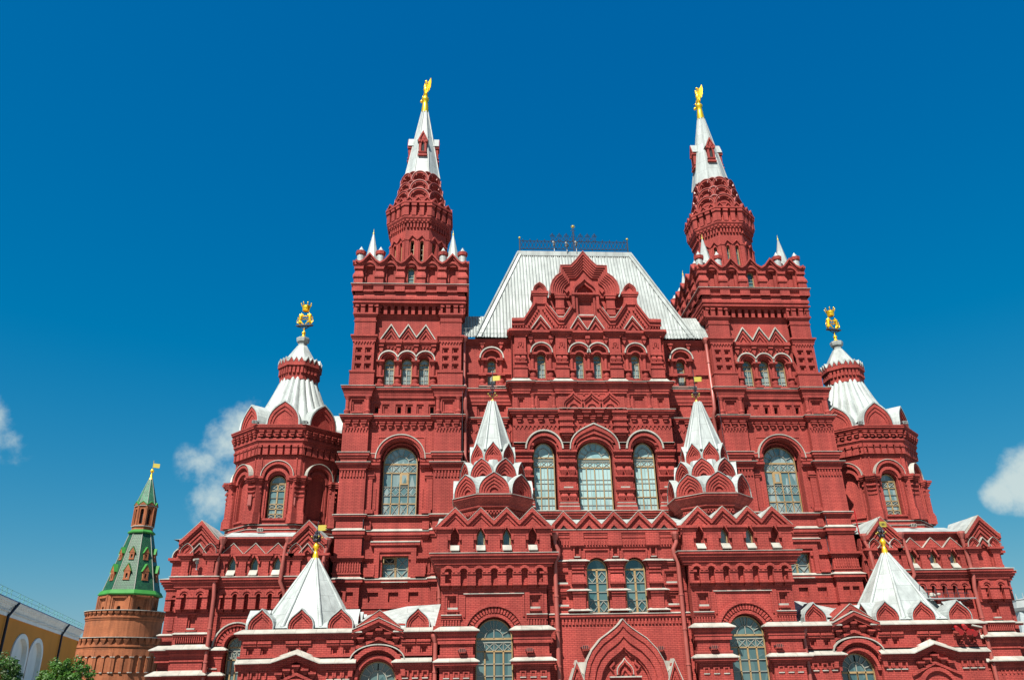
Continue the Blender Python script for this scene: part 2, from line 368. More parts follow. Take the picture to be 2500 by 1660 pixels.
def corbels(mb, F, u0, u1, n, zb, zt, w0, w1, slot=0.42, zs=None, m=0, bulb=True):    # machicolation: slots between hanging piers
    s = (u1-u0)/n; zs = zt-(zt-zb)*.3 if zs is None else zs
    hs = [{'p': opening(u0+(i+.5)*s, s*slot/2, zb+.001, zs, 'round', None, 8), 'd': w1-w0-.004, 'm': m} for i in range(n)]
    wall(mb, F, rect(u0, u1, zb, zt), hs, w1, m)
    e = [F(u0, zb, w1), F(u0, zt, w1), F(u0, zt, w0), F(u0, zb, w0)]; mb.face(e, m)
    e = [F(u1, zb, w1), F(u1, zt, w1), F(u1, zt, w0), F(u1, zb, w0)]; mb.face(e, m)
    mb.face([F(u0, zt, w0), F(u1, zt, w0), F(u1, zt, w1), F(u0, zt, w1)], m)
    mb.face([F(u0, zb, w0), F(u1, zb, w0), F(u1, zb, w1), F(u0, zb, w1)], m)
    if bulb:
        for i in range(n+1):
            c = min(max(u0+i*s, u0+s*.25), u1-s*.25)
            hw = s*(1-slot)/2 if 0 < i < n else s*.25
            box(mb, F, c-hw, c+hw, zs-.09, zs+.02, w1, w1+.06, m)
def colon(mb, F, u, r, z0, z1, w, m=0, seg=8, cap=True):      # half-round colonnette with bulged base, waist ring and capital
    H = z1-z0
    pr = [(1.5, 0), (1.5, .10), (1.7, .13), (1.7, .22), (1.15, .26), (1.0, .30), (1.0, .82), (1.25, .85), (1.25, .88), (1.5, .92), (1.7, 1.0)] if cap else [(1, 0), (1, 1)]
    rows = []
    for k, t in pr:
        rows.append([F(u-r*k*cos(pi*j/seg), z0+H*t, w+r*k*sin(pi*j/seg)) for j in range(seg+1)])
    mb.grid(rows, m, False, wrap=False)
    mb.face(rows[0], m); mb.face(rows[-1], m)
def tube(mb, pts, r, seg=8, m=0, smooth=True, cap=True):
    rows = []; P = [Vector(p) for p in pts]
    for i, p in enumerate(P):
        d = ((P[i+1]-p).normalized() if i < len(P)-1 else Vector((0, 0, 0))) + ((p-P[i-1]).normalized() if i > 0 else Vector((0, 0, 0)))
        d.normalize(); x = d.cross(Vector((0, 1, 0.013))).normalized(); y = d.cross(x)
        rr = r[i] if isinstance(r, (list, tuple)) else r
        rows.append([tuple(p+(x*cos(2*pi*j/seg)+y*sin(2*pi*j/seg))*rr) for j in range(seg)])
    mb.grid(rows, m, smooth)
    if cap: mb.face(rows[0][::-1], m); mb.face(rows[-1], m)
def ball(mb, c, r, seg=12, m=0, rings=8, R=None):
    rx, ry, rz = r if isinstance(r, (list, tuple)) else (r, r, r)
    rows = []
    for i in range(rings+1):
        t = -pi/2+pi*i/rings; row = []
        for j in range(seg):
            v = Vector((rx*cos(t)*cos(2*pi*j/seg), ry*cos(t)*sin(2*pi*j/seg), rz*sin(t)))
            if R is not None: v = R @ v
            row.append((c[0]+v.x, c[1]+v.y, c[2]+v.z))
        rows.append(row)
    mb.grid(rows, m)
def lathe(mb, cx, cy, prof, seg=16, m=0, smooth=True, rot=0.0, cap=True):
    rows = [[(cx+r*cos(rot+2*pi*j/seg), cy+r*sin(rot+2*pi*j/seg), z) for j in range(seg)] for r, z in prof]
    mb.grid(rows, m, smooth)
    if cap: mb.face(rows[-1], m)
def seg2(mb, F, a, b, t, w0, w1, m=0):                     # a flat bar in the wall plane
    dx, dz = b[0]-a[0], b[1]-a[1]; l = sqrt(dx*dx+dz*dz) or 1; nx, nz = -dz/l*t/2, dx/l*t/2
    prism(mb, F, [(a[0]+nx, a[1]+nz), (a[0]-nx, a[1]-nz), (b[0]-nx, b[1]-nz), (b[0]+nx, b[1]+nz)], w0, w1, m)
def bar3(mb, a, b, r, m=0, seg=5): tube(mb, [a, b], r, seg, m, False)

def kok(mb, mr, F, uc, hw, z0, h, w, kind='keel', rings=3, tymp='round', depth=0.5, m=0, mm=0, over=0.06):
    # kokoshnik: gable with receding arch bands, metal-covered back
    n = 14
    oc = curve(uc, hw, z0, kind, h, n)
    ks = [1.0, .82, .66, .5][:rings+1]; st = .105 if kind == 'round' else .06
    for i in range(rings):
        k0, k1 = ks[i], ks[i+1]
        A = curve(uc, hw*k0, z0, kind, h*k0, n); B = curve(uc, hw*k1, z0, kind, h*k1, n)
        strip(mb, F, A, B, w-.4, w-st*i, m)
    kk = ks[rings]; wi = w-st*rings
    hs = []
    if tymp: hs = [{'p': opening(uc, hw*kk*.55, z0+.02, z0+h*kk*.22, tymp, None, 10), 'd': .09}]
    wall(mb, F, [(uc-hw*kk, z0), (uc+hw*kk, z0)]+curve(uc, hw*kk, z0, kind, h*kk, n)[::-1], hs, wi, m)
    # metal cover
    A = curve(uc, hw+over, z0, kind, h+over*1.6, n)
    for i in range(len(A)-1):
        mr.face([F(*A[i], w+.05), F(*A[i+1], w+.05), F(*A[i+1], w-depth), F(*A[i], w-depth)], mm)
        mr.face([F(*oc[i], w+.05), F(*oc[i+1], w+.05), F(*A[i+1], w+.05), F(*A[i], w+.05)], mm)
        mb.face([F(*oc[i], w), F(*oc[i+1], w), F(*oc[i+1], w-depth+.02), F(*oc[i], w-depth+.02)], m)

# ------------------------------------------------------------------ things and parts
def tag(o, label=None, cat=None, group=None, kind=None):
    if label: o['label'] = label
    if cat: o['category'] = cat
    if group: o['group'] = group
    if kind: o['kind'] = kind
    return o
def thing(name, label, cat, loc=(0, 0, 0), group=None):
    o = bpy.data.objects.new(name, None); COL.objects.link(o); o.location = loc; o.empty_display_size = 0.5
    return tag(o, label, cat, group)
def mirror(o, parent):                        # mirror image of a part and its sub-parts about the middle of the facade
    c = o.copy(); COL.objects.link(c); c.parent = parent; c.scale = (-1, 1, 1)
    for ch in list(o.children):
        d = ch.copy(); COL.objects.link(d); d.parent = c
    return c

# ------------------------------------------------------------------ the museum
museum = thing('museum', 'red brick museum with two tall white spires, corner turrets and pale metal roofs', 'building')

def window(F, uc, hw, z0, zs, w, pat='slim', kind='round', h=None, gl='glass', parent=None, fw_=0.055):
    parent = parent or museum
    H = hw if h is None else h
    fr = MB(); P = MB()
    op = opening(uc, hw, z0, zs, kind, h, 14) if kind != 'rect' else rect(uc-hw, uc+hw, z0, zs)
    P.face([F(u, z, w) for u, z in op])
    sc = lambda k: [(uc+(u-uc)*(1-k/hw), z0+(z-z0)*(1-k*1.4/(zs+H-z0))+k*.5) for u, z in op]
    A = op; B = sc(fw_)
    strip(fr, F, A+[A[0]], B+[B[0]], w, w+.09, 0)
    def bar(a, b, t, m=0, d=.06): seg2(fr, F, a, b, t, w+.005, w+d, m)
    u0, u1 = uc-hw, uc+hw
    if pat == 'slim':
        bar((u0, zs-.05), (u1, zs-.05), .09); bar((uc, z0), (uc, zs), .05, 1)
        for k in (.12, .26, .5, .74): bar((u0, z0+(zs-z0)*k), (u1, z0+(zs-z0)*k), .03, 1, .04)
        bar((uc-hw*.5, z0), (uc-hw*.5, zs-.35), .02, 1, .03); bar((uc+hw*.5, z0), (uc+hw*.5, zs-.35), .02, 1, .03)
        bar((u0, zs-.35), (u1, zs-.35), .05)
    elif pat == 'slit':
        for k in (.2, .45, .7): bar((u0, z0+(zs-z0)*k), (u1, z0+(zs-z0)*k), .03, 1, .04)
    elif pat in ('grand', 'hall', 'hallside', 'tall'):
        Hh = zs-z0
        bar((u0, zs), (u1, zs), .1)
        nl = 4 if pat != 'hallside' else 3
        if pat == 'hallside':
            C_ = [(uc+hw*.5*cos(t*pi/8), zs+hw*.42+hw*.5*sin(t*pi/8)) for t in range(17)]
            for i in range(16): bar(C_[i], C_[i+1], .035, 1)
            for t in (0, 1, 2.): bar((uc+hw*.5*cos(t*pi/2), zs+hw*.42+hw*.5*sin(t*pi/2)), (uc+hw*.95*cos(t*pi/2), zs+hw*.42+hw*.6*sin(t*pi/2)), .03, 1)
        else:
            C_ = [(uc+hw*.5*cos(t*pi/12), zs+H*.5*sin(t*pi/12)) for t in range(13)]
            for i in range(12): bar(C_[i], C_[i+1], .04, 1)
            for t in range(1, 7): bar((uc+hw*.5*cos(t*pi/7), zs+H*.5*sin(t*pi/7)), (uc+hw*cos(t*pi/7), zs+H*sin(t*pi/7)), .035, 1)
            if pat == 'tall': bar((uc, zs), (uc, zs+H*.95), .04, 1)
        la, lb = zs-Hh*.05, zs-Hh*.17                        # lace band under the transom
        bar((u0, lb), (u1, lb), .07)
        if pat != 'grand': bar((u0, la), (u1, la), .05, 1)
        else: la = zs
        n = nl if pat != 'tall' else 4
        for i in range(n):
            a, b = u0+2*hw*i/n, u0+2*hw*(i+1)/n
            bar((a, la), (b, lb), .03, 1, .04); bar((a, lb), (b, la), .03, 1, .04)
            if i: bar((a, la), (a, lb), .03, 1)
        for i in range(1, nl): bar((u0+2*hw*i/nl, z0), (u0+2*hw*i/nl, lb), .085 if pat == 'tall' else .06)
        if pat == 'grand':
            zb = z0+Hh*.24; zm = z0+Hh*.48
            bar((u0, zb), (u1, zb), .07)
            for i in range(4):
                a, b = u0+hw*i/2, u0+hw*(i+1)/2; c = (a+b)/2
                bar((a, z0), (b, zb), .03, 1, .04); bar((a, zb), (b, z0), .03, 1, .04)
                for s in (-1, 1): bar((a, zm), (c, zm+s*.3), .028, 1, .04); bar((b, zm), (c, zm+s*.3), .028, 1, .04)
                bar((a, zm+.3), (b, zm+.3), .03, 1); bar((a, zm-.3), (b, zm-.3), .03, 1)
            box(fr, F, u0+hw*.52, u0+hw*.98, zm+.42, lb-.05, w+.04, w+.09, 0)
            P.face([F(u0+hw*.62, zm+.52, w+.094), F(u0+hw*.88, zm+.52, w+.094), F(u0+hw*.88, lb-.15, w+.094), F(u0+hw*.62, lb-.15, w+.094)])
        elif pat == 'tall':
            for k in (.34, .5, .66): bar((u0, z0+Hh*k), (u1, z0+Hh*k), .04, 1)
        else:
            for k in (.26,): bar((u0, z0+Hh*k), (u1, z0+Hh*k), .055)
            for k in (.4, .52, .6, .12): bar((u0, z0+Hh*k), (u1, z0+Hh*k), .025, 1, .04)
            for i in range(nl): bar((u0+2*hw*(i+.5)/nl, z0+.2), (u0+2*hw*(i+.5)/nl, lb), .02, 1, .03)
    elif pat == 'fan':
        C_ = [(uc+hw*.5*cos(t*pi/12), zs+H*.55*sin(t*pi/12)) for t in range(13)]
        for i in range(12): bar(C_[i], C_[i+1], .05, 1)
        for t in range(1, 8): bar((uc+hw*.5*cos(t*pi/8), zs+H*.55*sin(t*pi/8)), (uc+hw*cos(t*pi/8), zs+H*sin(t*pi/8)), .045, 1)
        bar((u0, zs), (u1, zs), .1); bar((uc, z0), (uc, zs+H*.9), .045, 1)
        for i in (1, 2, 3): bar((u0+hw*i/2, z0), (u0+hw*i/2, zs), .08)
    elif pat == 'pair':
        bar((u0, zs), (u1, zs), .09); bar((uc, z0), (uc, zs), .11)
        for za, zb in ((zs-.12, zs-.68), (z0+.62, z0+.05)):
            for a, b in ((u0+.06, uc-.05), (uc+.05, u1-.06)):
                c = (a+b)/2; zc = (za+zb)/2
                for p, q in (((a, zc), (c, za)), ((c, za), (b, zc)), ((b, zc), (c, zb)), ((c, zb), (a, zc))): bar(p, q, .035, 1)
        for z in (zs-.72, z0+.66, (zs+z0)/2-.05): bar((u0, z), (u1, z), .035, 1)
    elif pat == 'lattice':
        bar((uc, z0), (uc, zs), .12); zm = (z0+zs)/2
        bar((u0, zm), (u1, zm), .04, 1)
        for a, b in ((u0+.05, uc-.05), (uc+.05, u1-.05)):
            for za, zb in ((z0, zm), (zm, zs)): bar((a, za), (b, zb), .04, 1); bar((a, zb), (b, za), .04, 1)
    elif pat == 'turret':
        Hh = zs-z0; bar((u0, zs), (u1, zs), .09); bar((uc, z0), (uc, zs), .09)
        for ka, kb in ((.98, .80), (.42, .28), (.14, .0)):
            for a, b in ((u0, uc), (uc, u1)):
                bar((a, z0+Hh*ka), (b, z0+Hh*kb), .03, 1); bar((a, z0+Hh*kb), (b, z0+Hh*ka), .03, 1)
            for k in (ka, kb): bar((u0, z0+Hh*k), (u1, z0+Hh*k), .05)
        bar((u0, z0+Hh*.6), (u1, z0+Hh*.6), .02, 1)
    o = fr.build('window', ['wood', 'lead'], parent)
    P.build('pane', gl, o)
    return o

PARTS = []                                        # right-hand parts that get a mirror image
def part(mb, name, mats, parent=None):
    o = mb.build(name, mats, parent or museum)
    if parent is None: PARTS.extend(mb.objs)
    return o
def mwindow(*a, **k): PARTS.append(window(*a, **k))

# ======== main tower (right hand one) ========
B = -8.3
PL = (8.88, 10.66, 15.03, 16.72); PU = (8.92, 10.42, 14.95, 16.42)
def tpath(P, wp=-.35, wr=-.75): return [(P[0], B), (P[0], wp), (P[1], wp), (P[1], wr), (P[2], wr), (P[2], wp), (P[3], wp), (P[3], B)]
tw = MB()
# lower storeys
hs = [{'p': rect(12.1, 13.75, 7.72, 9.2), 'd': .45, 'open': True}]
for a in (14.2, 12.97, 11.73): hs.append({'p': rect(a-.31, a+.31, 6.48, 7.06), 'd': .16})
wall(tw, F0, rect(10.66, 15.03, 0, 11.4), hs, -.75)
for a, b in ((8.88, 10.66), (15.03, 16.72)):
    h2 = [{'p': rect(a+.35+i*.62, a+.8+i*.62, 6.5, 7.06), 'd': .15} for i in range(2)]
    wall(tw, F0, rect(a, b, 0, 11.6), h2, -.35)
for x in (10.66, 15.03): box(tw, F0, x-.002, x+.002, 0, 20, -.75, -.35)
box(tw, F0, 8.88, 16.72, 0, 20, B, -1.6, back=True)
# window surround, lower
strip(tw, F0, [(11.62, 7.9), (11.62, 9.85), (14.25, 9.85), (14.25, 7.9)], [(11.95, 7.9), (11.95, 9.45), (13.92, 9.45), (13.92, 7.9)], -.75, -.55)
strip(tw, F0, [(11.95, 9.0), (11.95, 9.45), (13.92, 9.45), (13.92, 9.0)], [(12.1, 9.0), (12.1, 9.22), (13.75, 9.22), (13.75, 9.0)], -.75, -.64)
for c in (11.35, 14.5): taper(tw, F0, c, .34, .34, 8.1, 8.75, -.75, .25, .25); dent(tw, F0, c-.3, c+.3, 1, 7.95, 8.1, -.75, -.42, 1)
box(tw, F0, 11.4, 14.5, 9.86, 10.05, -.75, -.45)
# plinth-like belts and pier feet
for a in (11.08, 14.77):
    box(tw, F0, a-.22, a+.22, 10.85, 11.35, -.75, -.5); taper(tw, F0, a, .12, .3, 10.2, 10.5, -.75, .05, .3)
    box(tw, F0, a-.3, a+.3, 11.85, 12.1, -.75, -.45)
dent(tw, F0, 8.95, 10.6, 11, 8.25, 8.8, -.35, -.28, .5); dent(tw, F0, 15.1, 16.65, 10, 8.25, 8.8, -.35, -.28, .5); dent(tw, F0, 14.05, 15.0, 5, 8.25, 8.8, -.75, -.68, .5); dent(tw, F0, 10.7, 11.6, 5, 8.25, 8.8, -.75, -.68, .5)
# great window storey
uc = 12.86
hs = [{'p': opening(uc, 1.3, 11.79, 15.45, 'round', None, 18), 'd': .6, 'open': True}]
wall(tw, F0, rect(10.66, 15.03, 11.4, 18.3), hs, -.75)
strip(tw, F0, [(11.25, 15.4), (11.25, 17.0), (14.45, 17.0), (14.45, 15.4)], [(11.35, 15.4), (11.35, 16.93), (14.35, 16.93), (14.35, 15.4)], -.75, -.71)
archi(tw, F0, uc, 1.3, 1.42, 15.45, -.75, -.62, n=20); archi(tw, F0, uc, 1.42, 1.6, 15.45, -.75, -.5, n=20)
archi(tw, F0, uc, 1.12, 1.22, 15.45, -1.3, -1.12, n=20)
for s in (-1, 1):
    for z0, z1, k in ((14.15, 14.3, .16), (14.3, 14.55, .22), (14.85, 15.0, .2), (15.0, 15.15, .3), (15.25, 15.5, .18), (15.5, 15.72, .26)):
        a = uc+s*(1.3 if z0 > 14.7 else 1.62); b = uc+s*2.2
        box(tw, F0, min(a, b), max(a, b), z0, z1, -.75, -.75+k)
    a = uc+s*1.95; box(tw, F0, a-.2, a+.2, 12.1, 14.15, -.75, -.62)
    a = uc+s*1.52; box(tw, F0, a-.03, a+.03, 12.15, 13.5, -.75, -.7)
for a, b in ((8.88, 10.66), (15.03, 16.72)):
    box(tw, F0, a, b, 11.6, 18.4, B+.01, -.35)
    dent(tw, F0, a+.05, b-.05, 8, 14.18, 14.62, -.35, -.27, .5); box(tw, F0, a, b, 14.62, 14.7, -.35, -.24)
    teeth(tw, F0, a+.05, b-.05, 8, 17.47, .24, -.35, -.28); box(tw, F0, a+.03, b-.03, 17.47, 17.55, -.35, -.27)
    brackets(tw, F0, a+.05, b-.05, 3, 17.97, -.35, .2)
brackets(tw, F0, 10.75, 14.95, 8, 17.97, -.75, .2)
# gallery of little windows
wins = (10.88, 11.68, 12.42, 13.1, 14.0, 14.62)
hs = []
for i, c in enumerate(wins):
    dk = i in (0, 2, 3, 5)
    hs.append({'p': rect(c-.24, c+.24, 18.62, 19.3), 'd': .09, 'in': [{'p': rect(c-.13, c+.13, 18.66, 19.15), 'd': .4 if dk else .08, 'm': 1 if dk else 0}]})
wall(tw, F0, rect(10.5, 15.05, 18.3, 19.7), hs, -.75)
for a, b in ((8.92, 10.6), (15.05, 16.65)):
    c = (a+b)/2
    wall(tw, F0, rect(a, b, 18.4, 20.3), [{'p': rect(c-.42, c+.42, 18.66, 19.5), 'd': .1, 'in': [{'p': rect(c-.3, c+.3, 18.7, 19.38), 'd': .09}]}], -.35)
    for s in (-1, 1): colon(tw, F0, c+s*.68, .12, 18.42, 19.7, -.35)
    box(tw, F0, c-.36, c+.36, 18.5, 18.6, -.35, -.22)
box(tw, F0, 8.92, 16.65, 18.3, 20.4, B, -1.3)
# upper storey with triple window
cs = (11.42, 12.68, 13.96); ws = (11.5, 12.7, 13.9)
hs = [{'p': opening(c, .36, 20.68, 22.35, 'round', None, 12), 'd': .35, 'open': True} for c in ws]
wall(tw, F0, rect(10.42, 14.95, 20.2, 26.0), hs, -.75)
for c, v in zip(cs, ws):
    archi(tw, F0, c, .52, .64, 22.4, -.75, -.45, n=12); archi(tw, F0, v, .40, .54, 22.38, -.75, -.58, n=12)
for u in (10.85, 12.08, 13.3, 14.5):
    colon(tw, F0, u, .13, 20.62, 22.42, -.72); box(tw, F0, u-.27, u+.27, 22.3, 22.44, -.75, -.42)
    box(tw, F0, u-.28, u+.28, 20.5, 20.66, -.75, -.42); box(tw, F0, u-.24, u+.24, 21.18, 21.28, -.75, -.46)
    prism(tw, F0, [(u-.13, 23.25), (u, 23.0), (u+.13, 23.25), (u+.13, 23.42), (u-.13, 23.42)], -.75, -.58); box(tw, F0, u-.17, u+.17, 23.5, 23.7, -.75, -.5); box(tw, F0, u-.24, u+.24, 23.72, 23.98, -.75, -.42)
teeth(tw, F0, 10.5, 14.9, 18, 23.5, .16, -.75, -.66)
mould(tw, [(10.5, -.75), (14.9, -.75)], bands((23.55, 23.68, .06), (23.8, 23.98, .2)))
for a, b in (PU[:2], PU[2:]):
    hs = []
    for i in range(2):
        for j in range(3):
            u = a+.2+i*(b-a-.4-.42)+.21; z = 23.12-j*.6
            hs.append({'p': rect(u-.23, u+.23, z-.23, z+.2), 'd': .1, 'in': [{'p': rect(u-.14, u+.12, z-.12, z+.12), 'd': .14}]})
    wall(tw, F0, rect(a, b, 21.5, 26.0), hs, -.35)
    teeth(tw, F0, a+.04, b-.04, 7, 23.74, .17, -.35, -.28)
    box(tw, F0, a-.1, b+.1, 20.3, 21.42, -.8, -.25); box(tw, F0, a-.14, b+.14, 21.42, 21.55, -.8, -.19)
    mould(tw, [(a, -.75), (a, -.35), (b, -.35), (b, -.75)], bands((23.74, 23.85, .06), (23.97, 24.1, .12), (24.1, 24.22, .2)))
    mould(tw, [(a, -.75), (a, -.35), (b, -.35), (b, -.75)], bands((25.3, 25.38, .05)))
box(tw, F0, PU[0], PU[3], 20.2, 30.0, B, -1.2)
for s, x in ((0, PU[0]), (1, PU[3])):
    tw.face([(x, 8.3, 20.2), (x, .35, 20.2), (x, .35, 26.2), (x, 8.3, 26.2)])
for p, q in ((10.6, 11.42), ): pass
V = [(10.72, 24.02), (11.44, 25.2), (12.08, 24.25), (12.68, 25.22), (13.28, 24.25), (13.88, 25.22), (14.62, 24.02)]
for c in (11.44, 12.68, 13.88):
    for k, ww in ((.62, -.6), (.42, -.66)):
        strip(tw, F0, [(c-k, 24.02), (c, 24.02+k*1.55), (c+k, 24.02)], [(c-k+.14, 24.02), (c, 24.02+k*1.55-.22), (c+k-.14, 24.02)], -.75, ww)
tower = part(tw, 'tower', ['brick', 'dark'])
co = MB()
def ring(P, z0, pr, wp=-.35, wr=-.75): mould(co, tpath(P, wp, wr), pr)
ring(PL, 0, bands((6.1, 6.22, .06))); ring(PL, 0, bands((7.45, 7.6, .08), (7.6, 7.8, .2)))
for seg_ in ([(8.88, B), (8.88, -.35), (10.66, -.35), (10.66, -.75), (11.6, -.75)], [(14.25, -.75), (15.03, -.75), (15.03, -.35), (16.72, -.35), (16.72, B)]):
    mould(co, seg_, bands((8.85, 8.95, .08), (8.95, 9.06, .14), (9.06, 9.18, .22)))
    mould(co, seg_, bands((8.1, 8.2, .06)))
ring(PL, 0, bands((10.35, 10.5, .08), (10.5, 10.75, .16))); ring(PL, 0, bands((11.4, 11.5, .06), (11.5, 11.6, .12), (11.6, 11.72, .2)))
for a, b in (([(8.88, B), (8.88, -.35), (10.66, -.35), (10.66, -.75), (10.9, -.75)]), ([(14.85, -.75), (15.03, -.75), (15.03, -.35), (16.72, -.35), (16.72, B)])) if False else ():
    pass
for seg_ in ([(8.88, B), (8.88, -.35), (10.66, -.35), (10.66, -.75)], [(15.03, -.75), (15.03, -.35), (16.72, -.35), (16.72, B)]):
    mould(co, seg_, bands((14.75, 14.88, .08), (14.88, 15.0, .16), (15.0, 15.12, .24))); mould(co, seg_, bands((15.45, 15.6, .08), (15.6, 15.8, .16)))
ring(PL, 0, bands((18.0, 18.1, .08), (18.1, 18.22, .16), (18.22, 18.36, .24)))
P2 = (8.92, 10.6, 15.05, 16.65)
ring(P2, 0, bands((19.6, 19.7, .05), (19.7, 19.82, .12), (19.98, 20.1, .18), (20.1, 20.22, .24), (20.22, 20.38, .32)))
mould(co, tpath(PU), bands((25.72, 25.82, .08), (25.82, 25.95, .14)))
tower_cornice = part(co, 'cornice', 'trim', tower)
# machicolated head, the same on all four sides
xc, yc, hh = 12.62, 4.18, 3.72
hd = MB(); hf = MB()
for k in range(4):
    F = Fr(xc+hh*sin(k*pi/2), yc-hh*cos(k*pi/2), k*pi/2)
    corbels(hd, F, -2.2, 2.2, 9, 25.95, 26.72, -.4, 0, .5, 26.5); corbels(hd, F, -3.82, -2.2, 3, 25.95, 26.72, -.15, .22, .45, 26.5); corbels(hd, F, 2.2, 3.82, 3, 25.95, 26.72, -.15, .22, .45, 26.5)
    hw = 4.0
    # parapet arcade
    hs = []
    for i in range(5):
        c = (i-2)*1.5
        ins = [{'p': opening(c, .24, 28.36, 29.45, 'round', None, 10), 'd': .16 if not (i == 2) else .3, 'open': i == 2}]
        hs.append({'p': opening(c, .42, 28.22, 29.5, 'round', None, 10), 'd': .2, 'in': ins})
    top = [(-hw, 30.12)]
    for i in range(5):
        c = (i-2)*1.5; top += [(c-.72, 29.95), (c-.45, 30.12), (c, 30.7), (c+.45, 30.12), (c+.72, 29.95)]
    top.append((hw, 30.12))
    wall(hd, F, [(-hw, 27.6), (hw, 27.6)]+top[::-1], hs, .22)
    prism(hd, F, [(-hw, 29.7), (hw, 29.7)]+top[::-1], -.25, .216, back=True)
    lo = [(u, z-.16) for u, z in top]; strip(hd, F, top, lo, .2, .5)
    lo2 = [(u, z-.34) for u, z in top]; strip(hd, F, lo, lo2, .2, .36)
    for i in range(5):
        c = (i-2)*1.5; archi(hd, F, c, .43, .60, 29.5, .2, .32, n=10)
    for i in range(6):
        c = max(-3.72, min(3.72, (i-2.5)*1.5)); hwid = .3
        box(hd, F, c-hwid, c+hwid, 29.4, 29.6, .2, .36); taper(hd, F, c, hwid+.05, hwid-.08, 28.85, 29.3, .2, .22, .04); box(hd, F, c-hwid-.05, c+hwid+.05, 28.7, 28.85, .2, .42); box(hd, F, c-hwid, c+hwid, 28.2, 28.7, .2, .34)
        box(hd, F, c-.36, c+.36, 27.55, 28.16, .2, .42)
    # little drums on the parapet
pth = [(xc-hh, -yc+hh), (xc+hh, -yc+hh), (xc+hh, -yc-hh), (xc-hh, -yc-hh)]
mould(hd, pth, bands((26.7, 26.8, .3), (26.8, 27.0, .2), (27.0, 27.16, .28), (27.4, 27.55, .2), (27.55, 27.72, .34), (27.72, 27.82, .26), (27.9, 28.02, .36), (28.02, 28.14, .46)), True)
hd.face([(xc-hh, yc-hh, 29.9), (xc+hh, yc-hh, 29.9), (xc+hh, yc+hh, 29.9), (xc-hh, yc+hh, 29.9)])
for k in (0, 1, 3):
    pass
head = part(hd, 'parapet', 'brick', tower)
flash(hf, pth, 28.14, .46, .06, closed=True)
hfo = part(hf, 'parapet_flashing', 'flash', tower)
# octagonal drum
dx, dy = 12.44, 4.2
dr = MB(); a = 2.14
FS = octs(dx, dy, a)
for F in FS:
    h = a*tan(pi/8)
    hs = [{'p': opening(c, .14, 31.0, 32.85, 'round', None, 6), 'd': .3, 'open': True} for c in (-.36, .36)]
    wall(dr, F, rect(-h, h, 29.5, 35.0), hs, 0)
    top = [(-h, 33.1), (-.64, 33.1), (-.38, 33.5), (0, 33.12), (.38, 33.5), (.64, 33.1), (h, 33.1)]
    strip(dr, F, top, [(u, z-.13) for u, z in top], -.02, .12)
    box(dr, F, -h, -.62, 30, 33.0, -.05, .08); box(dr, F, .62, h, 30, 33.0, -.05, .08); box(dr, F, -.13, .13, 30, 33.0, -.05, .06)
    dent(dr, F, -h, h, 7, 34.1, 34.5, -.02, .14, .55); dent(dr, F, -h-.08, h+.08, 6, 34.62, 34.9, .1, .26, .6)
    for c in (-.88, -.3, .3, .88): box(dr, F, c-.17, c+.17, 35.05, 36.05, .1, .38); box(dr, F, c-.2, c+.2, 35.9, 36.3, .1, .46)
    h3 = (a+.36)*tan(pi/8)
    zz = [(-h3, 36.3)]
    for i in range(3): c = (i-1)*h3*.66; zz += [(c-h3*.33, 36.32), (c, 36.78)]
    zz += [(h3, 36.32)]
    prism(dr, F, [(-h3, 36.2), (h3, 36.2)]+zz[::-1], -.2, .36, back=True)
    strip(dr, F, zz, [(u, z-.14) for u, z in zz], .3, .46)
    dr.face([FS[0](0, 36.35, -a)]+[F(-h3, 36.35, .3), F(h3, 36.35, .3)])
Fc = Fr(dx, dy)
mould(dr, octpath(a), bands((34.5, 34.62, .18), (34.9, 35.05, .34), (35.05, 35.15, .22)), True, F=Fc)
mould(dr, octpath(a), bands((36.05, 36.15, .2), (36.15, 36.28, .5)), True, F=Fc)
mould(dr, octpath(a), [(.14, 35.1), (.14, 36.1)], True, F=Fc)
drum = part(dr, 'drum', 'brick')
for F in FS:
    for c in (-.36, .36): window(F, c, .14, 31.0, 32.85, -.28, 'slit', parent=drum)
# kokoshnik tiers
for (a2, z0, h_) in ((1.98, 37.0, .98), (1.78, 37.95, .95), (1.6, 38.95, .95)):
    kk = MB(); rr = MB()
    for F in octs(dx, dy, a2):
        hw2 = a2*tan(pi/8)*.99
        box(kk, F, -hw2, hw2, z0-.75, z0, -.5, 0)
        kok(kk, rr, F, 0, hw2, z0, h_*.92, 0, 'round', 3, None, depth=.5, over=.05) if False else kok(kk, rr, F, 0, hw2, z0, h_*.9, 0, 'round', depth=.55, rings=3, tymp=None, over=.04)
    for F in octs(dx, dy, a2*.985, pi/8):
        kok(kk, rr, F, 0, .36, z0+.45, .42, 0, 'round', depth=.4, rings=2, tymp=None, over=.03)
    o = kk.build('kokoshnik_tier', 'brick', drum); rr.build('kokoshnik_roof', 'pipe', drum)
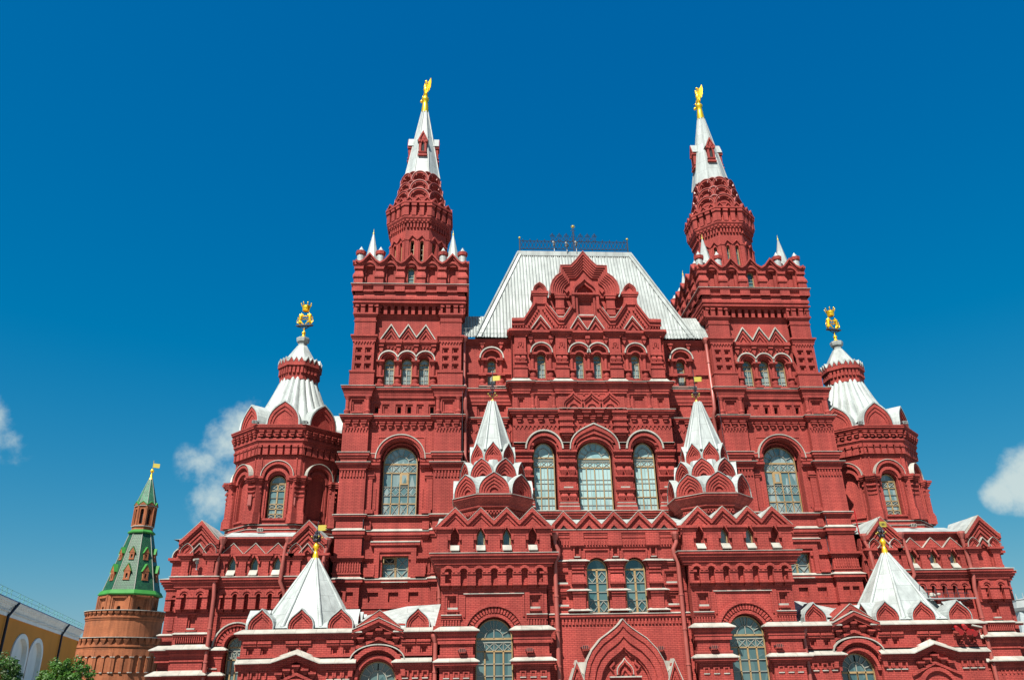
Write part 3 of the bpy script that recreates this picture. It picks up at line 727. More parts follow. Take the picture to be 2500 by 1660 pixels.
# spire
sp = MB()
def pyr(mb, cx, cy, a0, z0, a1, z1, n=8, m=0, rot=0.0):
    p0 = octpath(a0, n, rot); p1 = octpath(a1, n, rot); F = Fr(cx, cy)
    for i in range(n):
        j = (i+1) % n; mb.face([F(p0[i][0], z0, p0[i][1]), F(p0[j][0], z0, p0[j][1]), F(p1[j][0], z1, p1[j][1]), F(p1[i][0], z1, p1[i][1])], m)
    return [(Vector(F(p0[i][0], z0, p0[i][1])), Vector(F(p1[i][0], z1, p1[i][1]))) for i in range(n)]
for A_, B_ in pyr(sp, dx, dy, 1.43, 39.75, .26, 47.05): bar3(sp, A_, B_, .065, 1, 6)
spire = part(sp, 'spire', ['rooft', 'roof'])
for k in range(4):
    t = k*pi/2; F = Fr(dx+1.08*sin(t), dy-1.08*cos(t), t); dm = MB(); dk = MB()
    wall(dm, F, rect(-.3, .3, 41.65, 43.3), [{'p': opening(0, .13, 42.05, 42.85, 'tri', .25), 'd': .1, 'm': 1}], .16)
    box(dm, F, -.3, .3, 41.65, 43.3, -1, -.16); box(dm, F, -.3, -.13, 41.65, 43.3, -.2, .155); box(dm, F, .13, .3, 41.65, 43.3, -.2, .155); box(dm, F, -.13, .13, 41.65, 42.04, -.2, .155); box(dm, F, -.37, .37, 41.6, 41.75, -.3, .24); box(dm, F, -.35, .35, 41.95, 42.03, 0, .22); box(dm, F, -.38, -.2, 43.0, 43.25, -.2, .24); box(dm, F, .2, .38, 43.0, 43.25, -.2, .24)
    prism(dm, F, [(-.38, 43.25), (.38, 43.25), (0, 44.1)], -.6, .16); strip(dm, F, [(-.4, 43.2), (0, 44.15), (.4, 43.2)], [(-.28, 43.2), (0, 43.9), (.28, 43.2)], .1, .24)
    strip(dm, F, [(-.18, 42.95), (0, 43.35), (.18, 42.95)], [(-.1, 42.95), (0, 43.18), (.1, 42.95)], .1, .2)
    o = dm.build('dormer', ['brick', 'dark'], spire)
    strip(dk, F, [(-.46, 43.2), (0, 44.22), (.46, 43.2)], [(-.4, 43.2), (0, 44.14), (.4, 43.2)], -.8, .2); dk.build('dormer_roof', 'rooft', spire)
gb = MB()
lathe(gb, dx, dy, [(.31, 46.98), (.33, 47.1), (.25, 47.9), (.22, 48.3), (.3, 48.4), (.32, 48.55), (.22, 48.7), (.1, 48.75)], 12)
gb.build('spire_cap', 'gold', spire)
# the drum and spire stand a little behind the middle of the tower
TM = Matrix.Translation((12.34, 5.15, 1.7)) @ Matrix.Diagonal((1.0175, 1.0175, 1.0175, 1)) @ Matrix.Translation((-dx, -dy, -1.7))
def shift(o, done=set()):
    if o.data.name not in done: done.add(o.data.name); o.data.transform(TM)
    for ch in o.children: shift(ch)
shift(spire)
TM = Matrix.Translation((12.42, 4.7, 1.7)) @ Matrix.Diagonal((1.009, 1.009, 1.009, 1)) @ Matrix.Translation((-dx, -dy, -1.7))
shift(drum)
# corner pinnacles
for sx in (-1, 1):
    for sy in (-1, 1):
        for (px_, py_, big) in ((3.72, 3.62, 0), (2.3, 3.62, 0), (3.62, 2.3, 0), (3.0, 2.9, 1)):
            x, y = xc+sx*px_, yc+sy*py_; pn = MB()
            if big:
                pyr(pn, x, y, .62, 29.9, .46, 30.8, 8); pyr(pn, x, y, .46, 30.8, .05, 33.0, 8); lathe(pn, x, y, [(.06, 32.98), (.07, 33.08), (.02, 33.2), (.012, 33.45)], 6, 1)
                pn.build('pinnacle', ['rooft', 'goldflag'], tower)
            else:
                lathe(pn, x, y, [(.28, 29.7), (.28, 30.72)], 10, 0); lathe(pn, x, y, [(.29, 30.7), (.36, 30.77), (.39, 31.02), (.28, 31.04)], 8, 1, False); lathe(pn, x, y, [(.24, 31.03), (.22, 31.1), (.02, 31.48)], 8, 0, False)
                pn.build('pinnacle', ['rooft', 'brick'], tower)
# white flashings of the tower
fl = MB()
def rfl(P, z, k, rise=.12, wp=-.35, wr=-.75): flash(fl, tpath(P, wp, wr), z, k, rise)
rfl(PL, 7.8, .2, .12); rfl(PL, 10.75, .16, .14); rfl(PL, 11.72, .2, .07); rfl(PL, 18.36, .24, .06)
for seg_ in ([(8.88, B), (8.88, -.35), (10.66, -.35), (10.66, -.75), (11.3, -.75)], [(14.43, -.75), (15.03, -.75), (15.03, -.35), (16.72, -.35), (16.72, B)]):
    flash(fl, seg_, 15.12, .25, .03); flash(fl, seg_, 15.8, .17, .03)
rfl(P2, 20.38, .32, .12)
flash(fl, [(11.4, -.75), (14.5, -.75)], 10.05, .3, .1)
flash(fl, [(12.1, -.75), (13.75, -.75)], 7.62, .2, .1)
strip(fl, F0, curve(uc, 1.66, 15.45, 'round', 1.66, 24), curve(uc, 1.6, 15.45, 'round', 1.6, 24), -.75, -.44)
A_ = []; B_ = []
for c in cs[::1]:
    A_ += curve(c, .70, 22.4, 'round', .72, 12); B_ += curve(c, .64, 22.4, 'round', .65, 12)
    strip(fl, F0, curve(c, .70, 22.4, 'round', .73, 12), curve(c, .63, 22.4, 'round', .64, 12), -.75, -.38)
strip(fl, F0, V, [(u, z-.13) for u, z in V], -.75, -.5)
part(fl, 'ledge_flashing', 'flash', tower)
for c in ws: mwindow(F0, c, .34, 20.68, 22.3, -1.05, 'slim', gl='glassM')
mwindow(F0, uc+.02, 1.12, 11.79, 15.25, -1.33, 'grand', gl='glassM')
mwindow(F0, 12.925, .82, 7.72, 9.2, -1.15, 'lattice', 'rect', gl='glassM')
for k in (0, 1, 3):
    F = Fr(xc+hh*sin(k*pi/2), yc-hh*cos(k*pi/2), k*pi/2)
    mwindow(F, 0, .24, 28.36, 29.45, -.2, 'slit')

# ======== central block between the towers ========
cb = MB(); cc = MB(); cf = MB()
WC, WR = -.2, -1.2
box(cb, F0, -5.4, 5.4, 0, 24.3, B, -1.0, back=True)
box(cb, F0, -8.95, -5.4, 0, 24.2, B, -1.75); box(cb, F0, 5.4, 8.95, 0, 24.2, B, -1.75)
for s in (-1, 1): box(cb, F0, s*5.4-.003, s*5.4+.003, 0, 24.6, -1.8, WC)
# hall storey with three great windows
hs = [{'p': opening(0, 1.22, 11.92, 15.45, 'round', 1.12, 18), 'd': .55, 'open': True}]
for s in (-1, 1): hs.append({'p': opening(s*3.37, .84, 11.92, 15.72, 'round', None, 14), 'd': .55, 'open': True})
wall(cb, F0, rect(-5.4, 5.4, 10.5, 18.6), hs, WC)
archi(cb, F0, 0, 1.24, 1.34, 15.55, WC, WC+.1, 'round', 1.1, 1.24, 18)
A = curve(0, 1.5, 16.28, 'flame', 1.36, 20)
def ogA(r, top): return [(-r, 15.9)]+[(u, z) for u, z in curve(0, r, 15.9, 'keel', top-15.9, 16)][1:-1]+[(r, 15.9)]
for r0, t0, r1, t1, w in ((1.62, 17.62, 1.44, 17.3, .3), (1.44, 17.3, 1.3, 17.0, .2)):
    strip(cb, F0, ogA(r0, t0), ogA(r1, t1), WC, WC+w)
strip(cf, F0, ogA(1.68, 17.72), ogA(1.62, 17.62), WC, WC+.36)
for s in (-1, 1):
    archi(cb, F0, s*3.37, .86, .98, 15.75, WC, WC+.1, n=16); archi(cb, F0, s*3.37, .98, 1.18, 15.85, WC, WC+.24, n=16)
    strip(cf, F0, curve(s*3.37, 1.28, 15.95, 'round', 1.3, 16), curve(s*3.37, 1.18, 15.95, 'round', 1.2, 16), WC, WC+.34)
for u, hwp in ((-4.75, .62), (-1.87, .6), (1.87, .6), (4.75, .62)):
    for z0, z1, k, x in ((16.2, 16.36, .2, .08), (16.05, 16.2, .12, .03), (15.72, 15.88, .3, .06), (15.6, 15.72, .2, 0), (15.42, 15.56, .14, -.05),
                         (15.02, 15.14, .3, 0), (14.9, 15.02, .2, -.05), (14.05, 14.15, .26, 0), (13.93, 14.05, .16, -.05), (13.18, 13.32, .28, .02), (13.05, 13.18, .2, -.03), (12.42, 12.5, .2, .03), (12.2, 12.34, .24, .05), (11.85, 12.1, .3, .08)):
        box(cb, F0, u-hwp-x, u+hwp+x, z0, z1, WC, WC+k)
    box(cb, F0, u-hwp+.05, u+hwp-.05, 11.85, 16.3, WC, WC+.06)
    for s in (-.28, .28):
        for zc, hh_ in ((14.52, .34), (12.78, .3)):
            taper(cb, F0, u+s, .13, .25, zc-hh_, zc, WC, .12, .24); taper(cb, F0, u+s, .25, .13, zc, zc+hh_, WC, .24, .1)
    box(cb, F0, u-.24, u+.24, 13.5, 13.85, WC, WC+.07)
    box(cf, F0, u-.3, u+.3, 13.32, 13.42, WC, WC+.22)
    box(cf, F0, u-hwp-.05, u+hwp+.05, 12.1, 12.16, WC, WC+.3); box(cf, F0, u-hwp, u+hwp, 12.34, 12.38, WC, WC+.24)
# teeth and brackets under the belt
teeth(cb, F0, -5.35, 5.35, 38, 17.6, .24, WC, WC+.06); box(cb, F0, -5.38, 5.38, 17.6, 17.7, WC, WC+.08)
for a, b, n in ((-5.35, -2.45, 4), (2.45, 5.35, 4), (-1.3, 1.3, 3)): brackets(cb, F0, a, b, n, 18.25, WC, .2)
for c in (-.44, .44): brackets(cb, F0, c-.35, c+.35, 1, 18.7, WC+.1, .35, 0, .5, .3)
for c in (-1.83, 1.83):
    for z0, z1, h_, k in ((18.42, 18.62, .54, .4), (18.25, 18.42, .5, .3), (17.98, 18.25, .46, .26), (17.9, 17.98, .54, .36), (17.6, 17.9, .44, .26), (17.5, 17.6, .52, .34), (17.15, 17.5, .42, .24), (17.02, 17.15, .48, .38), (16.86, 17.02, .34, .28), (16.74, 16.86, .2, .2), (16.62, 16.74, .1, .12)):
        box(cb, F0, c-h_, c+h_, z0, z1, WC, WC+k)
# attic band: kokoshniks and framed panels
hs = []
for s in (-1, 1):
    hs.append({'p': rect(s*3.3-.4, s*3.3+.4, 18.86, 19.72), 'd': .09, 'in': [{'p': rect(s*3.3-.3, s*3.3+.3, 18.9, 19.58), 'd': .09}]})
    hs.append({'p': rect(s*4.82-.24, s*4.82+.24, 18.88, 19.6), 'd': .09, 'in': [{'p': rect(s*4.82-.15, s*4.82+.15, 18.92, 19.48), 'd': .1}]})
wall(cb, F0, rect(-5.4, 5.4, 18.6, 20.7), hs, WC)
for s in (-1, 1):
    for u in (2.58, 4.02): colon(cb, F0, s*u, .11, 18.68, 19.85, WC)
box(cb, F0, -2.3, 2.3, 18.7, 20.1, WC, WC+.05)
for c in (-1.25, 0, 1.25):
    for r0, h0, r1, h1, w in ((.78, 1.2, .68, 1.02, .24), (.68, 1.02, .56, .82, .16)):
        strip(cb, F0, curve(c, r0, 18.82, 'ogee', h0, 14), curve(c, r1, 18.82, 'ogee', h1, 14), WC, WC+w)
    archi(cb, F0, c, .3, .4, 18.82, WC, WC+.14, n=10)
dent(cb, F0, -2.3, 2.3, 9, 19.75, 19.9, WC, WC+.1, .25)
# upper storey with slender windows
hs = []
WX = [(-3.33, .3), (-.63, .28), (.63, .28), (3.33, .3)]
for c, h_ in WX: hs.append({'p': opening(c, h_, 21.05, 22.62, 'round', None, 12), 'd': .4, 'open': True})
wall(cb, F0, rect(-5.4, 5.4, 20.7, 24.6), hs, WC-.15)
for c, h_ in WX:
    o_ = c*1.06 if abs(c) < 1 else c
    archi(cb, F0, c, .34, .46, 22.66, WC-.15, WC+.02, n=12); archi(cb, F0, o_, .58, .72, 22.86, WC-.15, WC+.2, n=12)
    strip(cf, F0, curve(o_, .80, 22.86, 'round', .80, 14), curve(o_, .72, 22.86, 'round', .72, 14), WC-.15, WC+.27)
for u in (-3.95, -2.72, -1.2, 0, 1.2, 2.72, 3.95):
    colon(cb, F0, u, .13, 20.95, 22.9, WC-.12); box(cb, F0, u-.27, u+.27, 22.76, 22.9, WC-.15, WC+.18); box(cb, F0, u-.27, u+.27, 20.84, 21.02, WC-.15, WC+.18); box(cb, F0, u-.26, u+.26, 21.55, 21.66, WC-.15, WC+.16)
for u in (-4.05, -2.6, -1.3, 0, 1.3, 2.6, 4.05):
    prism(cb, F0, [(u-.12, 23.85), (u, 23.6), (u+.12, 23.85), (u+.12, 24.0), (u-.12, 24.0)], WC-.15, WC+.05); box(cb, F0, u-.16, u+.16, 24.0, 24.2, WC-.15, WC+.12)
for u in (-4.8, -1.9, 1.9, 4.8):
    box(cb, F0, u-.4, u+.4, 20.9, 24.2, WC-.15, WC+.1)
    box(cb, F0, u-.46, u+.46, 21.0, 21.68, WC, WC+.22); box(cb, F0, u-.5, u+.5, 21.68, 21.78, WC, WC+.28)
    strip(cb, F0, [(u-.2, 23.3), (u-.2, 23.72), (u+.2, 23.72), (u+.2, 23.3)], [(u-.12, 23.34), (u-.12, 23.64), (u+.12, 23.64), (u+.12, 23.34)], WC, WC+.17)
    prism(cb, F0, [(u-.1, 23.6), (u, 23.38), (u+.1, 23.6)], WC, WC+.16)
    for z0, z1, k in ((22.72, 22.84, .22), (22.84, 22.9, .17), (22.1, 22.2, .2)): box(cb, F0, u-.43, u+.43, z0, z1, WC, WC+k)
    for s in (-.2, .2): taper(cb, F0, u+s, .1, .18, 22.22, 22.44, WC+.1, .04, .12); taper(cb, F0, u+s, .18, .1, 22.44, 22.7, WC+.1, .12, .04)
    box(cf, F0, u-.52, u+.52, 20.72, 20.92, WC, WC+.02)
    mould(cf, [(u-.5, WC-.2), (u-.5, WC+.1), (u+.5, WC+.1), (u+.5, WC-.2)], [(.24, 20.66), (.24, 20.72), (.06, 20.95)])
# gabled attic
W2 = WC
outl = [(-5.32, 24.6), (5.32, 24.6), (5.32, 25.47), (4.5, 25.5), (3.76, 26.9), (2.8, 26.9), (2.04, 25.6), (1.66, 25.55), (.95, 26.6), (.95, 27.55), (-.95, 27.55), (-.95, 26.6), (-1.66, 25.55), (-2.04, 25.6), (-2.8, 26.9), (-3.76, 26.9), (-4.5, 25.5), (-5.32, 25.47)]
hs = [{'p': rect(-.57, .57, 25.86, 27.2), 'd': .1, 'in': [{'p': rect(-.47, .47, 25.92, 27.06), 'd': .12}]}]
wall(cb, F0, outl, hs, W2)
prism(cb, F0, outl, W2-.7, W2-.26, back=True)
for i in range(len(outl)):
    a_, b_ = outl[i], outl[(i+1) % len(outl)]; cb.face([F0(*a_, W2-.26), F0(*b_, W2-.26), F0(*b_, W2), F0(*a_, W2)])
for s in (-1, 1):
    for Z in ([(s*5.36, 25.5), (s*4.5, 25.52), (s*3.62, 26.92)], [(s*2.94, 26.92), (s*2.05, 25.6), (s*1.66, 25.58), (s*.96, 26.66)]):
        L1 = [(u, z-.24) for u, z in Z]; L2 = [(u, z-.5) for u, z in Z]
        strip(cb, F0, Z, L1, W2, W2+.24); strip(cb, F0, L1, L2, W2, W2+.13)
    V_ = [(s*2.62, 26.5), (s*2.05, 25.66), (s*1.66, 25.64), (s*1.16, 26.42)]
    strip(cf, F0, V_, [(u, z-.06) for u, z in V_], W2-.3, W2+.26)
    box(cb, F0, min(s*.78, s*.98), max(s*.78, s*.98), 26.3, 27.5, W2, W2+.16); box(cb, F0, min(s*.57, s*.7), max(s*.57, s*.7), 25.8, 27.3, W2, W2+.1)
    for d in (-1, 1):                               # toothed rake of the side gables
        for i in range(8):
            t = (i+.7)/8.4; u = s*3.28+d*(.08+1.0*t); z = 26.45-1.72*t
            box(cb, F0, u-.05, u+.05, z-.09, z+.07, W2, W2+.12)
    for k, z1, w in ((.78, 25.7, .16), (.5, 25.35, .12)): strip(cb, F0, [(s*3.3-k, 24.66), (s*3.3, z1), (s*3.3+k, 24.66)], [(s*3.3-k+.14, 24.66), (s*3.3, z1-.22), (s*3.3+k-.14, 24.66)], W2, W2+w)
    c = s*.63
    for k, z1, w in ((.66, 25.68, .16), (.44, 25.35, .12)): strip(cb, F0, [(c-k, 24.66), (c, z1), (c+k, 24.66)], [(c-k+.13, 24.66), (c, z1-.22), (c+k-.13, 24.66)], W2, W2+w)
    strip(cf, F0, [(s*3.3-.76, 24.64), (s*3.3, 25.78), (s*3.3+.76, 24.64)], [(s*3.3-.7, 24.64), (s*3.3, 25.66), (s*3.3+.7, 24.64)], W2, W2+.22)
    strip(cf, F0, [(c-.66, 24.64), (c, 25.76), (c+.66, 24.64)], [(c-.6, 24.64), (c, 25.64), (c+.6, 24.64)], W2, W2+.22)
    teeth(cb, F0, s*4.75-.5, s*4.75+.5, 5, 25.0, .2, W2, W2+.08); teeth(cb, F0, s*1.85-.4, s*1.85+.4, 4, 25.0, .2, W2, W2+.08)
    # chimney-like end posts
    box(cb, F0, s*3.29-.48, s*3.29+.48, 26.7, 27.4, -1.1, W2+.1, back=True); box(cb, F0, s*3.29-.56, s*3.29+.56, 27.35, 27.5, -1.15, W2+.16, back=True); box(cb, F0, s*3.29-.62, s*3.29+.62, 27.5, 27.7, -1.2, W2+.22, back=True)
    kr = MB(); kok(cb, cc, F0, s*3.29, .46, 27.7, .68, W2+.14, 'keel', 2, None, 0.9, over=.04)
    # blind wall with pilasters under the great kokoshnik
    box(cb, F0, s*1.85-.3, s*1.85+.3, 25.6, 27.45, W2-.5, W2+.0); box(cb, F0, s*1.85-.36, s*1.85+.36, 27.2, 27.45, W2-.5, W2+.1); box(cb, F0, s*1.85-.33, s*1.85+.33, 26.4, 26.55, W2-.5, W2+.06); box(cb, F0, s*1.85-.33, s*1.85+.33, 25.9, 26.05, W2-.5, W2+.06)
    for uu in (1.25, 2.45): strip(cb, F0, [(s*uu-.22, 26.0), (s*uu-.22, 26.6), (s*uu+.22, 26.6), (s*uu+.22, 26.0)], [(s*uu-.15, 26.0), (s*uu-.15, 26.5), (s*uu+.15, 26.5), (s*uu+.15, 26.0)], W2-.45, W2-.3)
box(cb, F0, -2.9, 2.9, 25, 27.45, -1.3, W2-.4, back=True)
box(cf, F0, -.56, .56, 25.78, 25.88, W2, W2+.1)
box(cb, F0, -.6, .6, 25.66, 25.78, W2, W2+.14); box(cb, F0, -1.0, 1.0, 27.42, 27.56, W2, W2+.24)
# the great lobed kokoshnik
def lobed(k=1.0, zb=27.5, zoff=0.0):
    R_ = [(2.45, 27.5), (2.5, 27.8), (2.47, 28.15), (2.33, 28.55), (2.08, 28.9), (1.7, 29.2), (1.7, 29.8), (.95, 29.83), (.6, 30.2), (0, 31.0)]
    pts = [(-u, z) for u, z in R_] + [(u, z) for u, z in R_[-2::-1]]
    return [(u*k, zb+(z-27.5)*k) for u, z in pts]
LB = lobed()
prism(cb, F0, [(2.45, 27.45), (-2.45, 27.45)][::-1]+LB[::-1] if False else LB, -1.0, W2-.28, back=True)
ks = (1.0, .93, .87, .81, .75, .69, .63)
for i in range(6): strip(cb, F0, lobed(ks[i]), lobed(ks[i+1]), W2-.4, W2+.22-.075*i)
strip(cc, F0, [(u*1.02, 27.5+(z-27.5)*1.02) for u, z in LB], LB, -1.02, W2+.26)
strip(cb, F0, curve(0, .92, 27.5, 'ogee', 1.42, 16), curve(0, .78, 27.5, 'ogee', 1.2, 16), W2-.3, W2+.2); strip(cb, F0, curve(0, .78, 27.5, 'ogee', 1.2, 16), curve(0, .6, 27.5, 'ogee', .9, 16), W2-.3, W2+.05)
for s in (-1, 1): strip(cb, F0, [(s*1.3-.17, 28.05), (s*1.3, 27.8), (s*1.3+.17, 28.05)], [(s*1.3-.17, 27.93), (s*1.3, 27.68), (s*1.3+.17, 27.93)], W2-.3, W2-.1)
mould(cb, [(-2.6, W2-.4), (-2.15, W2-.4), (-2.15, W2), (-1.55, W2), (-1.55, W2-.4), (-1, W2-.4), (-1, W2), (1, W2), (1, W2-.4), (1.55, W2-.4), (1.55, W2), (2.15, W2), (2.15, W2-.4), (2.6, W2-.4)], bands((27.3, 27.4, .06), (27.4, 27.52, .14)))
# recessed side strips
for s in (-1, 1):
    c = s*6.78
    hs = [{'p': opening(c, .3, 20.85, 22.5, 'round', None, 12), 'd': .4, 'open': True}]
    lo, hi = (5.4, 8.95) if s > 0 else (-8.95, -5.4)
    wall(cb, F0, rect(lo, hi, 19.6, 24.3), hs, WR)
    hs = [{'p': rect(s*u-.3, s*u+.3, 18.6, 19.4), 'd': .1, 'in': [{'p': rect(s*u-.18, s*u+.18, 18.65, 19.25), 'd': .1}]} for u in (6.1, 7.5)]
    wall(cb, F0, rect(lo, hi, 10, 19.6), hs, WR)
    archi(cb, F0, c, .34, .46, 22.52, WR, WR+.16, n=12); archi(cb, F0, c, .6, .78, 22.76, WR, WR+.36, n=14); strip(cf, F0, curve(c, .87, 22.76, 'round', .87, 16), curve(c, .78, 22.76, 'round', .78, 16), WR, WR+.44)
    for u in (c-.66, c+.66):
        colon(cb, F0, u, .13, 20.8, 22.76, WR); box(cb, F0, u-.29, u+.29, 22.64, 22.78, WR, WR+.34); box(cb, F0, u-.28, u+.28, 20.7, 20.84, WR, WR+.34); box(cb, F0, u-.27, u+.27, 21.5, 21.6, WR, WR+.3)
        prism(cb, F0, [(u-.12, 23.75), (u, 23.5), (u+.12, 23.75), (u+.12, 23.9), (u-.12, 23.9)], WR, WR+.2); box(cb, F0, u-.18, u+.18, 23.9, 24.1, WR, WR+.26)
    for z, n_ in ((17.6, 12),): teeth(cb, F0, lo+.05, hi-.05, n_, z, .22, WR, WR+.06)
    brackets(cb, F0, lo+.1, hi-.1, 4, 18.2, WR, .2)
    mould(cc, [(lo, WR), (hi, WR)], bands((23.9, 24.0, .1), (24.0, 24.12, .2), (24.12, 24.26, .3)), m=1)
    mould(cc, [(lo, WR), (hi, WR)], bands((19.4, 19.5, .08), (19.62, 19.75, .14), (19.9, 20.05, .2), (20.15, 20.3, .26), (20.3, 20.5, .36)), m=1)
    mould(cc, [(lo, WR), (hi, WR)], bands((18.2, 18.3, .1), (18.3, 18.42, .2)), m=1)
    for z in (21.5, 15.9, 15.1): mould(cc, [(lo, WR), (hi, WR)], bands((z, z+.12, .08), (z+.12, z+.24, .16)), m=1)
    flash(cf, [(lo, WR), (hi, WR)], 20.5, .36, .1); flash(cf, [(lo, WR), (hi, WR)], 18.42, .2, .06); flash(cf, [(c-.9, WR), (c+.9, WR)], 20.68, .3, .05)
central = cb.build('central_block', 'brick', museum)
def rp(piers, w0, w1, X):
    p = [(-X, w0-1), (-X, w0)]
    for a, b in piers: p += [(a, w0), (a, w1), (b, w1), (b, w0)]
    return p+[(X, w0), (X, w0-1)]
pp = [(-5.3, -4.3), (-2.4, -1.4), (1.4, 2.4), (4.3, 5.3)]
mould(cc, rp(pp, WC-.15, WC+.1, 5.4), bands((24.2, 24.3, .1), (24.3, 24.45, .2), (24.45, 24.62, .3)), m=1)
mould(cc, rp(pp, WC, WC+.08, 5.4), bands((19.85, 19.95, .08), (20.05, 20.18, .14), (20.25, 20.4, .22), (20.4, 20.52, .3), (20.52, 20.64, .4)), m=1)
mould(cc, [(-5.4, WC-1), (-5.4, WC), (5.4, WC), (5.4, WC-1)], bands((18.3, 18.42, .1), (18.42, 18.56, .2), (18.56, 18.7, .28)), m=1)
for a, b in ((-5.4, -4.6), (-2.15, -1.65), (1.65, 2.15), (4.6, 5.4)): mould(cc, [(a, WC), (b, WC)], bands((16.1, 16.22, .1), (16.22, 16.38, .2)), m=1)
mould(cc, [(-5.4, WC), (5.4, WC)], bands((11.4, 11.55, .1), (11.55, 11.7, .18), (11.7, 11.84, .26)), m=1)
cc.build('cornice', ['pipe', 'trim'], central)
flash(cf, rp(pp, WC, WC+.08, 5.4), 20.64, .4, .1)
flash(cf, [(-5.4, WC-1), (-5.4, WC), (-2.3, WC)], 18.7, .28, .05); flash(cf, [(2.3, WC), (5.4, WC), (5.4, WC-1)], 18.7, .28, .05); flash(cf, [(-2.3, WC+.1), (2.3, WC+.1)], 18.7, .34, .1)
flash(cf, [(-5.4, WC), (5.4, WC)], 11.84, .26, .08)
for a, b in ((-5.4, -4.55), (-2.2, -1.65), (1.65, 2.2), (4.55, 5.4)): flash(cf, [(a, WC), (b, WC)], 16.38, .2, .04)
cf.build('ledge_flashing', 'flash', central)
for c, h_ in WX: window(F0, c, .29, 21.05, 22.62, WC-.5, 'slim', gl='glassM')
for s in (-1, 1):
    window(F0, s*6.78, .29, 20.85, 22.5, WR-.38, 'slim', gl='glassM')
    window(F0, s*3.37, .70, 11.92, 15.5, WC-.5, 'hallside', 'round', gl='glassL', h=1.0)
window(F0, 0, 1.11, 11.92, 15.42, WC-.5, 'hall', 'round', 1.12, gl='glassL')

# ======== great hipped roof of pale corrugated metal ========
rf = MB()
ZE, ZR, YE, YR, XE, XR = 24.32, 33.12, .75, 3.85, 7.95, 4.5
def roofp(x, z): return (x, YE+(YR-YE)*(z-ZE)/(ZR-ZE), z)
rf.face([(-XE, YE, ZE), (XE, YE, ZE), (XR, YR, ZR), (-XR, YR, ZR)])
rf.face([(XE, YE, ZE), (XE, 8, ZE), (XR, 5.2, ZR), (XR, YR, ZR)]); rf.face([(-XE, 8, ZE), (-XE, YE, ZE), (-XR, YR, ZR), (-XR, 5.2, ZR)])
rf.face([(XE, 8, ZE), (-XE, 8, ZE), (-XR, 5.2, ZR), (XR, 5.2, ZR)]); rf.face([(-XR, YR, ZR), (XR, YR, ZR), (XR, 5.2, ZR), (-XR, 5.2, ZR)])
n = 66
for i in range(n):
    x = -XE+.12+(2*XE-.24)*i/(n-1)
    zt = ZR if abs(x) < XR else ZE+(ZR-ZE)*(XE-abs(x))/(XE-XR)
    zt -= .42
    if zt < ZE+.3: continue
    a, b = Vector(roofp(x, ZE)), Vector(roofp(x, zt)); dn = Vector((0, -.06, .02)); hx = Vector((.055, 0, 0))
    rf.face([a-hx, a+dn, b+dn, b-hx]); rf.face([a+dn, a+hx, b+hx, b+dn], 1); rf.face([b-hx, b+dn, b+hx], 2)  # right flank takes the darker tone, as a painted shaded side
for s in (-1, 1):
    a, b = Vector(roofp(s*XE, ZE)), Vector(roofp(s*XR, ZR)); o = Vector((0, -.09, .03)); d = Vector((-s*.42, 0, 0))
    rf.face([a+o+Vector((s*.1, .1, 0)), b+o+Vector((s*.1, .1, 0)), b+o+d*.8, a+o+d]); bar3(rf, a+o, b+o, .07)
box(rf, F0, -XR-.05, XR+.05, ZR-.36, ZR+.04, -YR-.2, -YR+.16)
for i in range(52):
    x = -4.2+8.4*i/51; box(rf, F0, x-.035, x+.035, ZR-.5, ZR-.38, -YR+.12, -YR+.2, 2)
# lower side roofs against the towers
for s in (-1, 1):
    P = [(s*6.5, .72, 24.32), (s*9.0, .72, 24.32), (s*9.0, 2.2, 26.65), (s*6.5, 2.2, 26.65)]
    rf.face(P); rf.face([(s*6.5, 2.2, 26.65), (s*9.0, 2.2, 26.65), (s*9, 6, 26.65), (s*6.5, 6, 26.65)])
    for i in range(11):
        x = s*(6.9+.2*i); rf.face([(x-.05, .70, 24.34), (x, .64, 24.36), (x, 2.1, 26.6), (x-.05, 2.16, 26.6)]); rf.face([(x, .64, 24.36), (x+.05, .70, 24.34), (x+.05, 2.16, 26.6), (x, 2.1, 26.6)], 1)  # same painted shade on the right flanks here
main_roof = rf.build('main_roof', ['roof', 'ribshade', 'dark'], museum)
gu = MB()
for x in [-8.6+.55*i for i in range(33)]:
    if abs(x) < 5.6: continue
    bar3(gu, (x, .62, 24.3), (x, .62, 24.95), .012)
for z in (24.62, 24.95):
    for a, b in ((-8.9, -5.5), (5.5, 8.9)): bar3(gu, (a, .62, z), (b, .62, z), .014)
gu.build('snow_guard', 'roof', main_roof)
# ornamental iron ridge railing
rr = MB(); yr = YR+.1
for x in (-4.36, 4.36):
    bar3(rr, (x, yr, ZR), (x, yr, 34.42), .05, 0, 6)
    ball(rr, (x, yr, 34.5), .1, 8, 1)
for z in (33.5, 34.22): bar3(rr, (-4.36, yr, z), (4.36, yr, z), .034)
for x in (-3.3, -1.6, 1.5, 3.3): bar3(rr, (x, yr, ZR), (x, yr, 33.5), .02)
n = 30
for i in range(n):
    x0, x1 = -4.36+8.72*i/n, -4.36+8.72*(i+1)/n
    bar3(rr, (x0, yr, 33.5), (x1, yr, 34.22), .02, 0, 4); bar3(rr, (x0, yr, 34.22), (x1, yr, 33.5), .02, 0, 4)
for i in range(15):
    x = -4.1+8.2*i/14
    if abs(x) > 2: ball(rr, (x, yr, 34.34), .05, 6); bar3(rr, (x, yr, 34.22), (x, yr, 34.34), .015)
